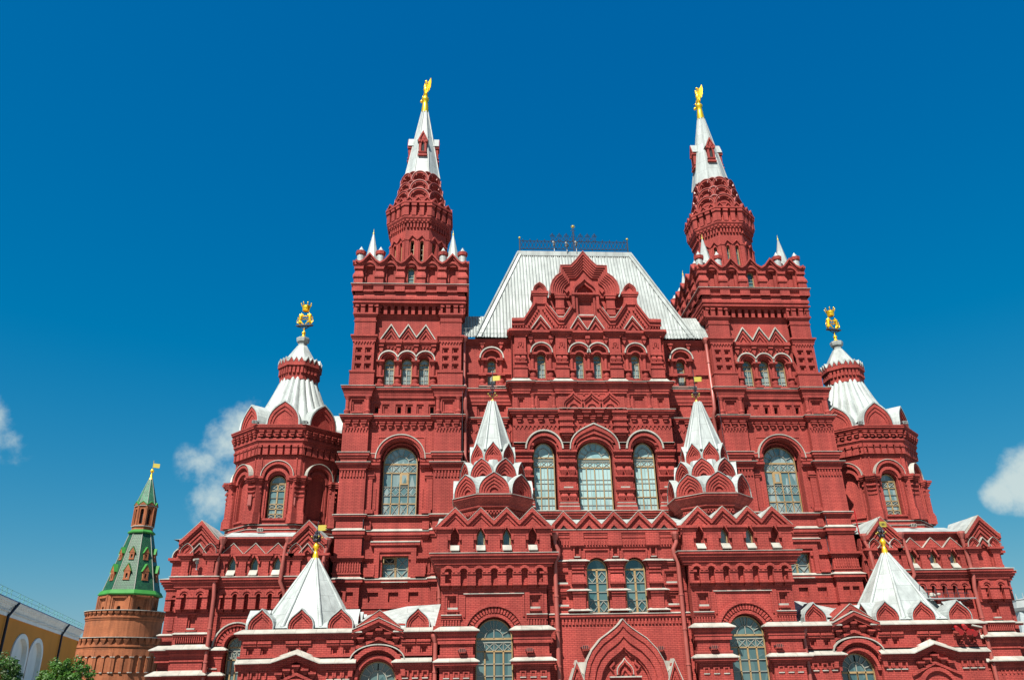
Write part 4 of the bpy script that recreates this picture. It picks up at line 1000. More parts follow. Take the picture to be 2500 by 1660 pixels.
for i in range(7):
    x = (i-3)*.57; top = 34.95 if i != 3 else 35.4
    for d in (-.07, .07): bar3(rr, (x+d, yr, 34.22), (x+d, yr, 34.62), .02, 0, 4)
    for d in (-.16, .16):
        bar3(rr, (x+d, yr, 34.22), (x, yr, 34.4), .02, 0, 4); bar3(rr, (x, yr, top), (x+d*1.2, yr, top-.22), .02, 0, 4); bar3(rr, (x-d, yr, 34.7), (x+d, yr, 34.7), .018, 0, 4); bar3(rr, (x+d, yr, 34.62), (x, yr, top-.1), .018, 0, 4)
    bar3(rr, (x, yr, 34.6), (x, yr, top+.08), .016)
    if i < 6: bar3(rr, (x+.12, yr, 34.7), (x+.5, yr, 34.25), .018, 0, 4); bar3(rr, (x+.45, yr, 34.7), (x+.1, yr, 34.25), .018, 0, 4)
bar3(rr, (0, yr, ZR), (0, yr, 35.6), .04, 0, 6)
for t in range(8): bar3(rr, (0, yr-.02, 35.62), (.16*cos(t*pi/4), yr-.02, 35.62+.16*sin(t*pi/4)), .03, 1, 4)
ball(rr, (0, yr, 35.62), .1, 8, 1)
rr.build('ridge_railing', ['iron', 'goldflag'], main_roof)

# ======== corner turrets: octagons under fluted tent roofs ========
tx, ty = 21.15, 6.0
tb = MB(); tf = MB(); tc_ = MB()
a = 3.45; FS = octs(tx, ty, a); h = a*tan(pi/8)
for k, F in enumerate(FS):
    dk = k in (0,)
    hs = [{'p': opening(0, .6, 12.0, 14.35, 'round', None, 14), 'd': .4 if dk else .22, 'open': dk}]
    wall(tb, F, rect(-h, h, 11.0, 17.4), hs, 0)
    archi(tb, F, 0, .62, .82, 14.5, 0, .16, n=14); archi(tb, F, 0, .84, 1.06, 14.72, 0, .3, n=16); 
    strip(tf, F, curve(0, 1.10, 14.72, 'round', 1.1, 16), curve(0, 1.06, 14.72, 'round', 1.06, 16), 0, .36)
    strip(tb, F, [(-1.2, 14.6), (-1.2, 16.15), (1.2, 16.15), (1.2, 14.6)], [(-1.12, 14.6), (-1.12, 16.05), (1.12, 16.05), (1.12, 14.6)], 0, .06)
    for s in (-1, 1):
        u = s*(h-.02)
        box(tb, F, u-.48, u+.48, 12.25, 14.6, -.2, .16); box(tb, F, u-.56, u+.56, 11.6, 12.2, -.2, .26); box(tb, F, u-.52, u+.52, 12.2, 12.35, -.2, .21)
        for z0, z1, k_ in ((13.35, 13.45, .22), (13.65, 13.75, .25), (13.95, 14.08, .3), (14.3, 14.42, .36), (14.42, 14.55, .44), (14.55, 14.7, .52)): box(tb, F, u-.3-k_*.55, u+.3+k_*.55, z0, z1, -.2, k_)
        box(tb, F, s*.75-.05, s*.75+.05, 12.0, 14.4, 0, .08)
    box(tb, F, -.75, .75, 11.85, 11.98, 0, .1)
    corbels(tb, F, -h-.05, h+.05, 6, 16.25, 17.2, -.01, .2, .3, 16.85)
    h2 = 3.75*tan(pi/8); brackets(tb, F, -h2, h2, 6, 17.85, .28, .17)
Fc = Fr(tx, ty); op = octpath(a)
mould(tc_, op, bands((17.1, 17.2, .24), (17.2, 17.32, .3), (17.32, 17.5, .28)), True, F=Fc)
mould(tc_, op, [(.28, 17.4), (.28, 17.9)], True, F=Fc)
mould(tc_, op, bands((17.85, 17.95, .34), (17.95, 18.08, .44), (18.08, 18.2, .52), (18.2, 18.27, .56)), True, F=Fc)
mould(tc_, op, bands((10.2, 11.0, .5), (11.0, 11.2, .35), (11.2, 11.45, .18), (11.45, 11.6, .1)), True, F=Fc)
flash(tf, op, 11.2, .36, .08, closed=True, F=Fc); flash(tf, op, 11.52, .2, .06, closed=True, F=Fc)
tb.face([Fc(u*1.15, 18.25, w*1.15) for u, w in op])
lathe(tb, tx, ty, [(3.2, 0), (3.2, 11)], 8, 0, False, pi/8)
turret = part(tb, 'turret', 'brick')
part(tc_, 'cornice', 'trim', turret); part(tf, 'ledge_flashing', 'flash', turret)
tw_ = window(FS[0], 0, .52, 12.0, 14.35, -.38, 'turret', gl='glassM'); PARTS.append(tw_)
kk = MB(); rr = MB()
for F in octs(tx, ty, 3.6):
    kok(kk, rr, F, 0, 1.06, 18.3, 1.75, 0, 'keel', depth=1.3, rings=2, tymp=None, over=.08)
    wall(kk, F, [(-.6, 18.45), (.6, 18.45)]+curve(0, .6, 18.75, 'round', .6, 12)[::-1], [{'p': rect(-.33, .33, 18.5, 19.15), 'd': .08}], -.13)
    box(kk, F, -1.06, 1.06, 18.27, 18.4, -.3, .04)
kt = kk.build('kokoshnik_tier', 'brick', turret); rr.build('kokoshnik_roof', 'rooft', turret)
# fluted tent
def fluted(mb, cx, cy, r0, z0, r1, z1, n, k, rot=0.0, curve_=0.0, steps=6, m=0):
    rows = []
    for i in range(steps+1):
        t = i/steps; r = r0+(r1-r0)*t-curve_*sin(pi*t); row = []
        for j in range(n*6):
            th = rot+2*pi*j/(n*6); ph = (j % 6)/6; kk_ = 1+k*(abs(sin(pi*ph))-.6)
            row.append((cx+r*kk_*sin(th), cy-r*kk_*cos(th), z0+(z1-z0)*t))
        rows.append(row)
    mb.grid(rows, m, False)
tn = MB()
fluted(tn, tx, ty, 3.3, 18.3, 1.25, 22.9, 22, .085, 0, .12)
tent = tn.build('tent_roof', 'rooft', turret)
ln = MB(); lr = MB()
a3 = 1.32
for F in octs(tx, ty, a3):
    h3 = a3*tan(pi/8); box(ln, F, -h3, h3, 22.6, 23.95, -.4, 0)
    for c in (-.42, -.14, .14, .42): box(ln, F, c*1.05-.09, c*1.05+.09, 23.1, 23.65, 0, .12); ball(ln, F(c*1.05, 23.12, .08), .08, 6, 0, 4)
    box(ln, F, -h3-.08, h3+.08, 23.65, 24.0, -.1, .2)
    for i in range(3):
        c = (i-1)*h3*.68; prism(ln, F, [(c-.2, 23.95), (c+.2, 23.95), (c, 24.3)], -.2, .2)
        strip(lr, F, [(c-.24, 23.95), (c, 24.4), (c+.24, 23.95)], [(c-.19, 23.95), (c, 24.29), (c+.19, 23.95)], -.5, .23)
lo_ = ln.build('lantern', 'brick', turret); 
pyr(lr, tx, ty, 1.3, 24.1, .36, 25.75)
lathe(lr, tx, ty, [(.33, 25.7), (.33, 26.0), (.46, 26.1), (.5, 26.3), (.5, 26.42), (.4, 26.46)], 8, 0, False, pi/8)
lr.build('lantern_roof', 'roof', turret)

# ======== porch towers with stepped kokoshniks and small tents ========
px, py = 6.86, -1.4
pb = MB(); pf = MB(); pc = MB()
W = 5.05
x0, x1 = 4.05, 9.85
hs = [{'p': opening(6.97, 1.05, 0.3, 4.05, 'round', None, 20), 'd': .5, 'open': True}]
for u in (4.7, 9.22): hs.append({'p': rect(u-.3, u+.3, 5.5, 6.2), 'd': .1, 'in': [{'p': rect(u-.2, u+.2, 5.56, 6.08), 'd': .1}]})
wall(pb, F0, rect(x0, x1, 0, 6.6), hs, W)
wall(pb, F0, rect(x0, x1, 6.6, 8.6), [], W)
box(pb, F0, x0, x1, 0, 9.7, -.8, W-.55)
for x in (x0, x1): box(pb, F0, x-.003, x+.003, 0, 9.7, -.8, W)
uc2 = 6.97
archi(pb, F0, uc2, 1.06, 1.22, 4.05, W, W+.08, n=20)
for i in range(26):                                    # radial voussoir teeth
    t = pi*(i+.5)/26; c, s = cos(t), sin(t)
    p = [(uc2+r*c+d*s, 4.05+r*s-d*c) for r, d in ((1.26, -.052), (1.56, -.062), (1.56, .062), (1.26, .052))]; prism(pb, F0, p, W, W+.12)
archi(pb, F0, uc2, 1.58, 1.78, 4.05, W, W+.2, n=22); strip(pb, F0, [(5.3, 5.1), (5.3, 6.3), (8.64, 6.3), (8.64, 5.1)], [(5.4, 5.1), (5.4, 6.22), (8.54, 6.22), (8.54, 5.1)], W, W+.06)
for a, b in ((x0, 5.2), (8.75, x1)):
    dent(pb, F0, a+.05, b-.02, 7, 4.65, 4.95, W, W+.08, .6); strip(pb, F0, [(a+.2, 5.2), (a+.2, 6.3), (b-.12, 6.3), (b-.12, 5.2)], [(a+.28, 5.28), (a+.28, 6.22), (b-.2, 6.22), (b-.2, 5.28)], W, W+.05)
for a, b in ((x0-.02, 5.82), (8.12, x1+.02)):           # piers beside the tall window
    box(pb, F0, a, b, 0, 4.3, W-.1, W+.22)
    mould(pc, [(a, W), (a, W+.22), (b, W+.22), (b, W)], bands((3.75, 3.95, .12), (3.95, 4.02, .16), (4.02, 4.14, .12), (4.22, 4.3, .2), (4.3, 4.38, .3)))
    mould(pc, [(a, W), (a, W+.22), (b, W+.22), (b, W)], bands((3.0, 3.1, .08), (2.6, 2.7, .16), (2.7, 2.85, .28)))
    mould(pc, [(a, W), (a, W+.22), (b, W+.22), (b, W)], bands((3.1, 3.2, .1)))
    mould(pf, [(a, W), (a, W+.22), (b, W+.22), (b, W)], [(.3, 4.38), (.36, 4.37), (.36, 4.42), (.02, 4.62)]); mould(pf, [(a, W), (a, W+.22), (b, W+.22), (b, W)], [(.26, 2.85), (.36, 2.84), (.36, 2.89), (.02, 3.08)])
    for i in range(3):
        u = a+.35+i*(b-a-.7)/2; strip(pb, F0, [(u-.17, 2.1), (u-.17, 2.42), (u+.17, 2.42), (u+.17, 2.1)], [(u-.09, 2.12), (u-.09, 2.34), (u+.09, 2.34), (u+.09, 2.12)], W+.2, W+.28); box(pf, F0, u-.16, u+.16, 2.04, 2.09, W+.2, W+.27)
    box(pb, F0, a-.02, b+.02, 2.45, 2.6, W, W+.28)
for u in (4.7, 9.22): box(pf, F0, u-.27, u+.27, 5.5, 5.6, W-.05, W+.08); box(pb, F0, u-.33, u+.33, 5.38, 5.5, W, W+.1)
corbels(pb, F0, x0-.05, x1+.05, 7, 6.72, 7.72, W-.01, W+.24, .42, 7.42)
for i in range(8):
    u = x0-.05+i*(x1-x0+.1)/7; u = min(max(u, x0+.2), x1-.2); box(pb, F0, u-.22, u+.22, 6.55, 6.75, W-.01, W+.16); box(pb, F0, u-.26, u+.26, 6.72, 6.86, W, W+.31)
for i in range(7):
    u = x0-.05+(i+.5)*(x1-x0+.1)/7; archi(pb, F0, u, .22, .36, 7.42, W+.2, W+.34, n=10)
# attic with zigzag gables
xa, xb = 3.72, 10.2; Wa = W+.3
gx = [4.78, 6.23, 7.69, 9.14]
hs = []
for i, c in enumerate(gx):
    op_ = i in (1, 2)
    hs.append({'p': opening(c, .24, 8.66, 9.4, 'tri', .42), 'd': .3, 'open': op_})
wall(pb, F0, rect(xa+.1, xb-.1, 8.3, 9.9), hs, Wa)
box(pb, F0, xa+.1, xb-.1, 8.3, 9.9, 0, Wa-.45)
for x in (xa+.1, xb-.1): box(pb, F0, x-.003, x+.003, 8.3, 9.9, 0, Wa)
Z = [(xa-.04, 9.84)]
for i, c in enumerate(gx): Z += [(c, 10.92), (c+.73, 10.2)]
Z = Z[:-1]+[(xb+.04, 9.84)]
prism(pb, F0, [(xb, 9.8), (xa, 9.8)][::-1]+Z[::-1], Wa-.3, Wa+.1, back=True)
strip(pb, F0, Z, [(u, z-.26) for u, z in Z], Wa, Wa+.28); strip(pb, F0, [(u, z-.26) for u, z in Z], [(u, z-.5) for u, z in Z], Wa, Wa+.17)
strip(pf, F0, [(u, z+.03) for u, z in Z], [(u, z) for u, z in Z], Wa-.3, Wa+.30)
for u0, u1 in [(xa, 4.45)]+[(c+.34, c+1.12) for c in gx[:-1]]+[(9.48, xb)]:
    mould(pc, [(u0, Wa-.05), (u0, Wa+.12), (u1, Wa+.12), (u1, Wa-.05)], bands((9.4, 9.5, .03), (9.62, 9.72, .1), (9.72, 9.85, .2)))
    box(pb, F0, u0+.06, u1-.06, 8.62, 9.65, Wa-.05, Wa+.13); box(pb, F0, u0, u1, 8.45, 8.66, Wa-.05, Wa+.2)
for c in gx:
    strip(pb, F0, [(c-.38, 9.15), (c-.38, 9.5), (c, 10.05), (c+.38, 9.5), (c+.38, 9.15)], [(c-.24, 9.15), (c-.24, 9.42), (c, 9.84), (c+.24, 9.42), (c+.24, 9.15)], Wa, Wa+.16)
    mould(pf, [(c-.25, Wa-.1), (c+.25, Wa-.1)], [(.3, 8.54), (.42, 8.54), (.42, 8.58), (.1, 8.88)])
box(pb, F0, xa, xb, 7.85, 8.3, 0, W+.1)
cp = [(x0-.05, -.5), (x0-.05, W), (x1+.05, W), (x1+.05, -.5)]
mould(pc, cp, bands((7.72, 7.85, .28), (7.85, 7.98, .36), (8.0, 8.12, .42), (8.12, 8.26, .52), (8.26, 8.42, .6)))
flash(pf, cp, 8.42, .6, .08)
mould(pc, [(x0, W), (5.2, W)], bands((4.98, 5.1, .08), (5.1, 5.2, .14))); mould(pc, [(8.75, W), (x1, W)], bands((4.98, 5.1, .08), (5.1, 5.2, .14)))
flash(pf, [(x0, W), (5.2, W)], 5.2, .14, .03); flash(pf, [(8.75, W), (x1, W)], 5.2, .14, .03); flash(pf, [(5.3, W), (8.64, W)], 6.3, .06, .02)
porch = part(pb, 'porch_tower', 'brick'); part(pc, 'cornice', 'trim', porch); part(pf, 'ledge_flashing', 'flash', porch)
mwindow(F0, uc2, 1.0, 0.3, 4.0, W-.4, 'tall', gl='glass')
for c in gx[1:3]: mwindow(F0, c, .22, 8.66, 9.38, Wa-.28, 'none', 'tri', .4, gl='glassM')
# metal deck, then the octagon
ro = MB(); od = MB(); of = MB()
ro.face([(xa, -Wa+.2, 9.9), (xb, -Wa+.2, 9.9), (xb, 0, 11.4), (xa, 0, 11.4)]); ro.face([(xa, -Wa+.2, 9.9), (xa, 0, 11.4), (xa, 0, 9.9)]); ro.face([(xb, -Wa+.2, 9.9), (xb, 0, 9.9), (xb, 0, 11.4)])
for c in gx:
    for s in (-1, 1): ro.face([(c, -Wa-.05, 10.9), (c+s*.73, -Wa-.05, 10.18), (c+s*.73, -Wa+1.2, 10.4), (c, -Wa+1.9, 10.9)])
a4 = 2.1; Fc = Fr(px, py); op = octpath(a4)
mould(od, op, [(-.25, 9.6), (-.25, 11.1), (-.1, 11.1), (-.1, 11.25), (-.25, 11.3), (0.0, 11.42), (.02, 11.6), (.1, 11.66), (.22, 11.8), (.34, 11.95), (.36, 12.08), (0, 12.12)], True, F=Fc)
for F in octs(px, py, a4-.1): dent(od, F, -.85, .85, 9, 11.0, 11.2, -.2, 0, .5)
flash(of, op, 12.09, .36, .07, closed=True, F=Fc)
kk = MB(); rr = MB()
def tier(a_, z0, h_, rot, z1, a1, k=.98):
    for F in octs(px, py, a_, rot):
        hw_ = a_*tan(pi/8)*k
        box(kk, F, -hw_, hw_, z0-.2, z0+.04, -.5, 0)
        kok(kk, rr, F, 0, hw_*.95, z0, h_, 0, 'keel' if a_ > 1.5 else 'onion', depth=.42, rings=3, tymp='round', over=.02)
    pyr(rr, px, py, a_-.34, z0+.22, a1, z1, rot=rot)
tier(2.4, 12.15, 1.28, 0, 13.3, 1.9); tier(1.9, 13.2, 1.25, pi/8, 14.46, 1.37); tier(1.38, 14.42, 1.2, 0, 15.5, 1.0)
pyr(kk, px, py, 1.6, 12.6, 1.5, 13.5); pyr(kk, px, py, 1.4, 13.7, 1.3, 14.8)
part(od, 'drum', 'brick', porch); part(of, 'drum_flashing', 'flash', porch); kk.build('kokoshnik_tier', 'brick', porch); rr.build('kokoshnik_roof', 'rooft', porch); ro.build('deck_roof', 'rooft', porch)
tn = MB()
for A_, B_ in pyr(tn, px, py, 1.22, 15.15, .2, 18.72): tube(tn, [A_, B_], [.1, .055], 8)
for F in octs(px, py, 0): pass
tn.build('tent_roof', 'rooft', porch)

# ======== front wall between the porch towers, with the entrance kokoshnik ========
fb = MB(); fc = MB(); ff = MB()
W = 4.65; X = 3.95
hs = [{'p': opening(s*1.09, .62, 5.28, 7.62, 'round', None, 14), 'd': .35, 'open': True} for s in (-1, 1)]
for s in (-1, 1):
    for z in (6.82, 5.64): hs.append({'p': rect(s*3.1-.36, s*3.1+.36, z, z+.65), 'd': .09, 'in': [{'p': rect(s*3.1-.26, s*3.1+.2, z+.04, z+.5), 'd': .1}]})
for u in (-2.2, 0, 2.2): hs.append({'p': rect(u-.12, u+.12, 8.32, 8.82), 'd': .1})
wall(fb, F0, rect(-X, X, 0, 9.8), hs, W)
box(fb, F0, -X, X, 0, 9.8, -.8, W-.5)
for s in (-1, 1):
    archi(fb, F0, s*1.09, .62, .72, 7.62, W, W+.06, n=14)
    strip(fb, F0, [(s*1.09-.74, 8.2), (s*1.09-.74, 8.72), (s*1.09+.74, 8.72), (s*1.09+.74, 8.2)], [(s*1.09-.66, 8.2), (s*1.09-.66, 8.64), (s*1.09+.66, 8.64), (s*1.09+.66, 8.2)], W, W+.08)
for u, hw_ in ((-2.2, .4), (0, .42), (2.2, .4)):
    for z0, z1, k, x in ((7.78, 7.9, .16, 0), (7.9, 8.02, .22, .04), (7.6, 7.78, .1, -.05), (7.4, 7.5, .12, -.05), (6.3, 6.42, .26, 0), (6.15, 6.3, .18, -.03)): box(fb, F0, u-hw_-x, u+hw_+x, z0, z1, W, W+k)
    taper(fb, F0, u, hw_, hw_-.1, 6.92, 7.35, W, .26, .06); box(fb, F0, u-hw_, u+hw_, 6.8, 6.92, W, W+.26); box(fb, F0, u-hw_+.08, u+hw_-.08, 6.5, 6.8, W, W+.12)
    box(fb, F0, u-hw_+.05, u+hw_-.05, 5.4, 6.15, W, W+.14)
    for z, k in ((8.02, .22), (6.42, .24), (5.36, .2)): mould(ff, [(u-hw_, W), (u-hw_, W+.02), (u+hw_, W+.02), (u+hw_, W)], [(k, z), (k+.06, z), (k+.06, z+.03), (.06, z+.13)])
    strip(fb, F0, [(u-.22, 8.25), (u-.22, 8.92), (u+.22, 8.92), (u+.22, 8.25)], [(u-.13, 8.3), (u-.13, 8.83), (u+.13, 8.83), (u+.13, 8.3)], W, W+.07); box(fb, F0, u-.4, u+.4, 8.9, 9.6, W, W+.19); box(ff, F0, u-.16, u+.16, 8.26, 8.31, W, W+.09)
for s in (-1, 1):
    mould(ff, [(s*3.2-.7, W), (s*3.2+.7, W)], [(.12, 8.02), (.2, 8.02), (.2, 8.05), (0, 8.14)])
    for z in (6.82, 5.64): box(fb, F0, s*3.1-.4, s*3.1+.4, z-.1, z-.02, W, W+.1); box(ff, F0, s*3.1-.3, s*3.1+.3, z-.02, z+.07, W-.05, W+.1)
    mould(fc, [(s*3.2-.7, W), (s*3.2+.7, W)], bands((7.8, 7.9, .08), (7.9, 8.02, .14))); mould(fc, [(s*3.2-.7, W), (s*3.2+.7, W)], bands((6.4, 6.5, .06)))
dent(fb, F0, -3.8, 3.8, 46, 8.93, 9.25, W, W+.15, .5)
mould(fc, [(-X, W), (X, W)], bands((8.82, 8.92, .08), (9.26, 9.34, .07), (9.34, 9.46, .11), (9.52, 9.62, .15), (9.62, 9.78, .2)))
dent(fb, F0, -3.85, 3.85, 40, 4.66, 4.95, W, W+.08, .55)
mould(fc, [(-X, W), (X, W)], bands((4.95, 5.05, .08), (5.05, 5.2, .16))); flash(ff, [(-X, W), (X, W)], 5.2, .16, .05)
# zigzag parapet
Z = []
for i in range(5):
    c = (i-2)*1.46; Z += [(c-.73, 10.07), (c, 10.82)]
Z.append((3.65, 10.07)); Z[0] = (-3.65, 10.02)
prism(fb, F0, [(-3.65, 9.78), (3.65, 9.78)]+Z[::-1], W-.3, W+.16, back=True)
strip(fb, F0, Z, [(u, z-.24) for u, z in Z], W+.1, W+.3)
for i in range(5):
    c = (i-2)*1.46
    strip(fb, F0, [(c-.42, 9.8), (c, 10.28), (c+.42, 9.8)], [(c-.22, 9.8), (c, 10.05), (c+.22, 9.8)], W+.1, W+.24); prism(fb, F0, [(c-.2, 9.8), (c+.2, 9.8), (c, 10.0)], W, W+.17, 1)
strip(ff, F0, [(u, z+.03) for u, z in Z], Z, W-.3, W+.32)
box(ff, F0, -3.7, 3.7, 9.77, 9.8, W, W+.25)
# entrance kokoshnik on the porch
We = 5.45
K = [(2.26, 1.4), (2.24, 2.1), (2.06, 2.78), (1.76, 3.32), (1.24, 3.88), (.84, 4.14), (.46, 4.4), (.2, 4.62), (0, 4.86)]
def kk_(k, dz=0): return [(-u*k, (z-1.4)*k+1.4+dz) for u, z in K] + [(u*k, (z-1.4)*k+1.4+dz) for u, z in K[-2::-1]]
prism(fb, F0, kk_(1), W-.2, We-.38)
for i, (k0, k1, w) in enumerate(((1, .9, We), (.9, .86, We-.07), (.86, .75, We-.04), (.75, .71, We-.14), (.71, .6, We-.1), (.6, .56, We-.22))): strip(fb, F0, kk_(k0), kk_(k1), We-.4, w)
strip(ff, F0, [(u*1.012, (z-1.4)*1.012+1.4) for u, z in kk_(1)], kk_(1), W-.1, We+.05)
box(fb, F0, -2.3, 2.3, 0, 1.45, W-.2, We-.05)
T = [(.7, 2.3), (.86, 2.5), (.62, 2.72), (.66, 3.0), (.34, 3.1), (.2, 3.3), (0, 3.52)]
tt = [(-u, z) for u, z in T]+[(u, z) for u, z in T[-2::-1]]; strip(fb, F0, tt, [(u*.86, 2.0+(z-2.0)*.88) for u, z in tt], We-.4, We-.25)
strip(fb, F0, curve(0, .42, 2.1, 'ogee', .78, 14), curve(0, .34, 2.1, 'ogee', .62, 14), We-.4, We-.2); strip(ff, F0, curve(0, .45, 2.1, 'ogee', .83, 14), curve(0, .42, 2.1, 'ogee', .78, 14), We-.4, We-.18); strip(fb, F0, curve(0, .2, 2.1, 'ogee', .4, 10), curve(0, .12, 2.1, 'ogee', .24, 10), We-.4, We-.28)
box(ff, F0, -.85, .85, 1.96, 2.03, We-.5, We-.1)
for s in (-1, 1):
    c = s*2.62
    prism(fb, F0, [(c-.5, 1.4), (c+.5, 1.4), (c+.1, 2.62), (c, 2.75), (c-.1, 2.62)], W-.1, We-.1)
    for k0, k1, w in ((1, .8, .08), (.62, .45, .0)): strip(fb, F0, [(c-.5*k0, 1.4), (c, 1.4+1.36*k0), (c+.5*k0, 1.4)], [(c-.5*k1, 1.4), (c, 1.4+1.36*k1), (c+.5*k1, 1.4)], We-.3, We+w-.05)
    strip(ff, F0, [(c-.56, 1.4), (c, 2.86), (c+.56, 1.4)], [(c-.5, 1.4), (c, 2.76), (c+.5, 1.4)], W-.1, We+.06)
    ff.face([F0(s*2.2, 2.1, We-.2), F0(s*2.05, 2.75, We-.2), F0(s*2.5, 2.75, We-.5), F0(s*2.6, 2.5, We-.5)])
front = fb.build('front_wall', ['brick', 'dark'], museum); fc.build('cornice', 'trim', front); ff.build('ledge_flashing', 'flash', front)
for s in (-1, 1): window(F0, s*1.09, .58, 5.28, 7.6, W-.3, 'pair', gl='glassM' if False else 'glass')
ro = MB(); ro.face([(-3.7, -W+.25, 9.9), (3.7, -W+.25, 9.9), (3.7, .1, 11.3), (-3.7, .1, 11.3)])
for i in range(5):
    c = (i-2)*1.46
    for s in (-1, 1): ro.face([(c, -W-.1, 10.8), (c+s*.73, -W-.1, 10.06), (c+s*.73, -W+.9, 10.2), (c, -W+1.6, 10.8)])
ro.build('deck_roof', 'rooft', front)

# ======== wings ========
wb = MB(); wf = MB(); wc = MB()
W = .2
xs0, xs1, xs2 = 17.0, 23.6, 25.55       # wall, outer bay start, outer bay end
hs = [{'p': opening(21.95, .62, 0, 4.05, 'round', None, 14), 'd': .45, 'open': True}]
wall(wb, F0, rect(xs0, xs1, 0, 8.4), hs, W-.25)
h2 = [{'p': rect(24.3, 24.85, 5.02, 5.8), 'd': .1, 'in': [{'p': rect(24.42, 24.75, 5.08, 5.7), 'd': .12}]}]
wall(wb, F0, rect(xs1, xs2, 0, 8.4), h2, W+.1)
for x in (xs1, xs2): box(wb, F0, x-.003, x+.003, 0, 8.4, -1.2, W+.1)
box(wb, F0, xs0, xs2, 0, 9.6, -9, W-.75, back=True)
box(wb, F0, xs2, 26.55, 0, 8.3, -9, -.75, back=True)
strip(wb, F0, [(xs0+.2, 5.4), (xs0+.2, 5.74), (23.1, 5.74), (23.1, 5.4)], [(xs0+.3, 5.4), (xs0+.3, 5.66), (23.0, 5.66), (23.0, 5.4)], W-.25, W-.18)
# arcaded machicolation
corbels(wb, F0, 17.1, 23.3, 9, 6.1, 7.2, W-.26, W+.1, .36, 6.85)
corbels(wb, F0, 23.75, 25.6, 2, 6.1, 7.2, W+.09, W+.4, .3, 6.85)
for i in range(10):
    u = min(max(17.1+i*6.2/9, 17.3), 23.1); box(wb, F0, u-.2, u+.2, 5.95, 6.12, W-.26, W)
for i in range(9): archi(wb, F0, 17.1+(i+.5)*6.2/9, .23, .36, 6.87, W+.02, W+.16, n=10)
for i in range(2): archi(wb, F0, 23.75+(i+.5)*1.85/2, .24, .4, 6.87, W+.3, W+.46, n=10)
for u in (23.9, 24.67, 25.45): box(wb, F0, u-.2, u+.2, 5.95, 6.12, W, W+.24)
cp = [(xs0, W), (23.55, W), (23.55, W+.35), (25.65, W+.35), (25.65, -.6), (26.6, -.6), (26.6, -4)]
mould(wc, cp, bands((7.2, 7.32, .06), (7.32, 7.45, .14), (7.48, 7.6, .22), (7.6, 7.74, .3), (7.74, 7.9, .38)))
flash(wf, cp, 7.9, .38, .09)
# attic with small gables
Wa = W+.05
hs = [{'p': opening(c, .24, 8.12, 8.75, 'tri', .42), 'd': .3, 'open': True} for c in (20.0, 21.35, 22.68)]
wall(wb, F0, rect(xs0, xs1, 7.8, 10.0), hs, Wa)
h2 = [{'p': rect(24.15, 25.0, 8.0, 9.2), 'd': .1}]
wall(wb, F0, rect(xs1, xs2, 7.8, 10.0), h2, Wa+.3)
h3 = [{'p': rect(17.55, 18.6, 8.0, 9.2), 'd': .1}]
for x in (xs1, xs2): box(wb, F0, x-.003, x+.003, 7.8, 10, -1, Wa+.3)
box(wb, F0, xs0, xs2, 7.8, 10, -3, Wa-.5)
box(wb, F0, xs2, 26.55, 8, 9.2, -3, -.7); 
for u0, u1, ww in ((19.15, 19.6, .14), (20.4, 20.95, .14), (21.75, 22.3, .14), (23.0, 23.45, .14), (17.0, 17.45, .14), (18.5, 19.1, .14), (23.55, 24.1, .44), (25.05, 25.6, .44)):
    mould(wc, [(u0, Wa+ww-.2), (u0, Wa+ww), (u1, Wa+ww), (u1, Wa+ww-.2)], bands((8.85, 8.95, .03), (9.02, 9.12, .1), (9.12, 9.26, .2)))
    box(wb, F0, u0+.06, u1-.06, 8.1, 9.1, Wa, Wa+ww); box(wb, F0, u0, u1, 7.95, 8.14, Wa, Wa+ww+.06)
for c in (20.0, 21.35, 22.68):
    strip(wb, F0, [(c-.37, 8.7), (c-.37, 8.85), (c, 9.4), (c+.37, 8.85), (c+.37, 8.7)], [(c-.24, 8.7), (c-.24, 8.78), (c, 9.2), (c+.24, 8.78), (c+.24, 8.7)], Wa, Wa+.14)
    prism(wb, F0, [(c-.66, 9.25), (c+.66, 9.25), (c, 9.9)], Wa-.2, Wa+.16); strip(wf, F0, [(c-.7, 9.23), (c, 9.93), (c+.7, 9.23)], [(c-.66, 9.23), (c, 9.89), (c+.66, 9.23)], Wa-.2, Wa+.2)
    mould(wf, [(c-.24, Wa-.1), (c+.24, Wa-.1)], [(.26, 8.0), (.36, 8.0), (.36, 8.04), (.06, 8.34)])
mould(wc, [(18.9, Wa), (23.5, Wa)], bands((9.95, 10.05, .1), (10.05, 10.16, .2), (10.16, 10.28, .28)))
for c, half, ww in ((24.62, 1.08, .34), (18.2, 1.08, .1)):
    prism(wb, F0, [(c-half, 9.25), (c+half, 9.25), (c+half, 10.02), (c, 11.05), (c-half, 10.02)], Wa-.4, Wa+ww, back=True)
    Zt = [(c-half-.1, 10.06), (c-half+.02, 10.1), (c, 11.22), (c+half-.02, 10.1), (c+half+.1, 10.06)]
    for d0, d1, w2 in ((0, .22, .3), (.22, .36, .2), (.42, .56, .14), (.66, .8, .1)): strip(wb, F0, [(u, z-d0*1.3) for u, z in Zt], [(u, z-d1*1.3) for u, z in Zt], Wa, Wa+ww+w2)
    for d in (-1, 1): box(wb, F0, c+d*half-.12, c+d*half+.12, 9.75, 9.95, Wa, Wa+ww+.25); kok(wb, wf, F0, c+d*.68, .38, 9.27, .6, Wa+ww+.18, 'keel', 2, None, .4, 0, 0, .012)
    strip(wb, F0, [(c-.42, 9.27), (c, 9.75), (c+.42, 9.27)], [(c-.2, 9.27), (c, 9.48), (c+.2, 9.27)], Wa, Wa+ww+.1); strip(wf, F0, [(c-.5, 9.27), (c, 9.88), (c+.5, 9.27)], [(c-.46, 9.27), (c, 9.83), (c+.46, 9.27)], Wa, Wa+ww+.2)
    strip(wf, F0, [(u, z+.03) for u, z in Zt], Zt, Wa-.4, Wa+ww+.31)
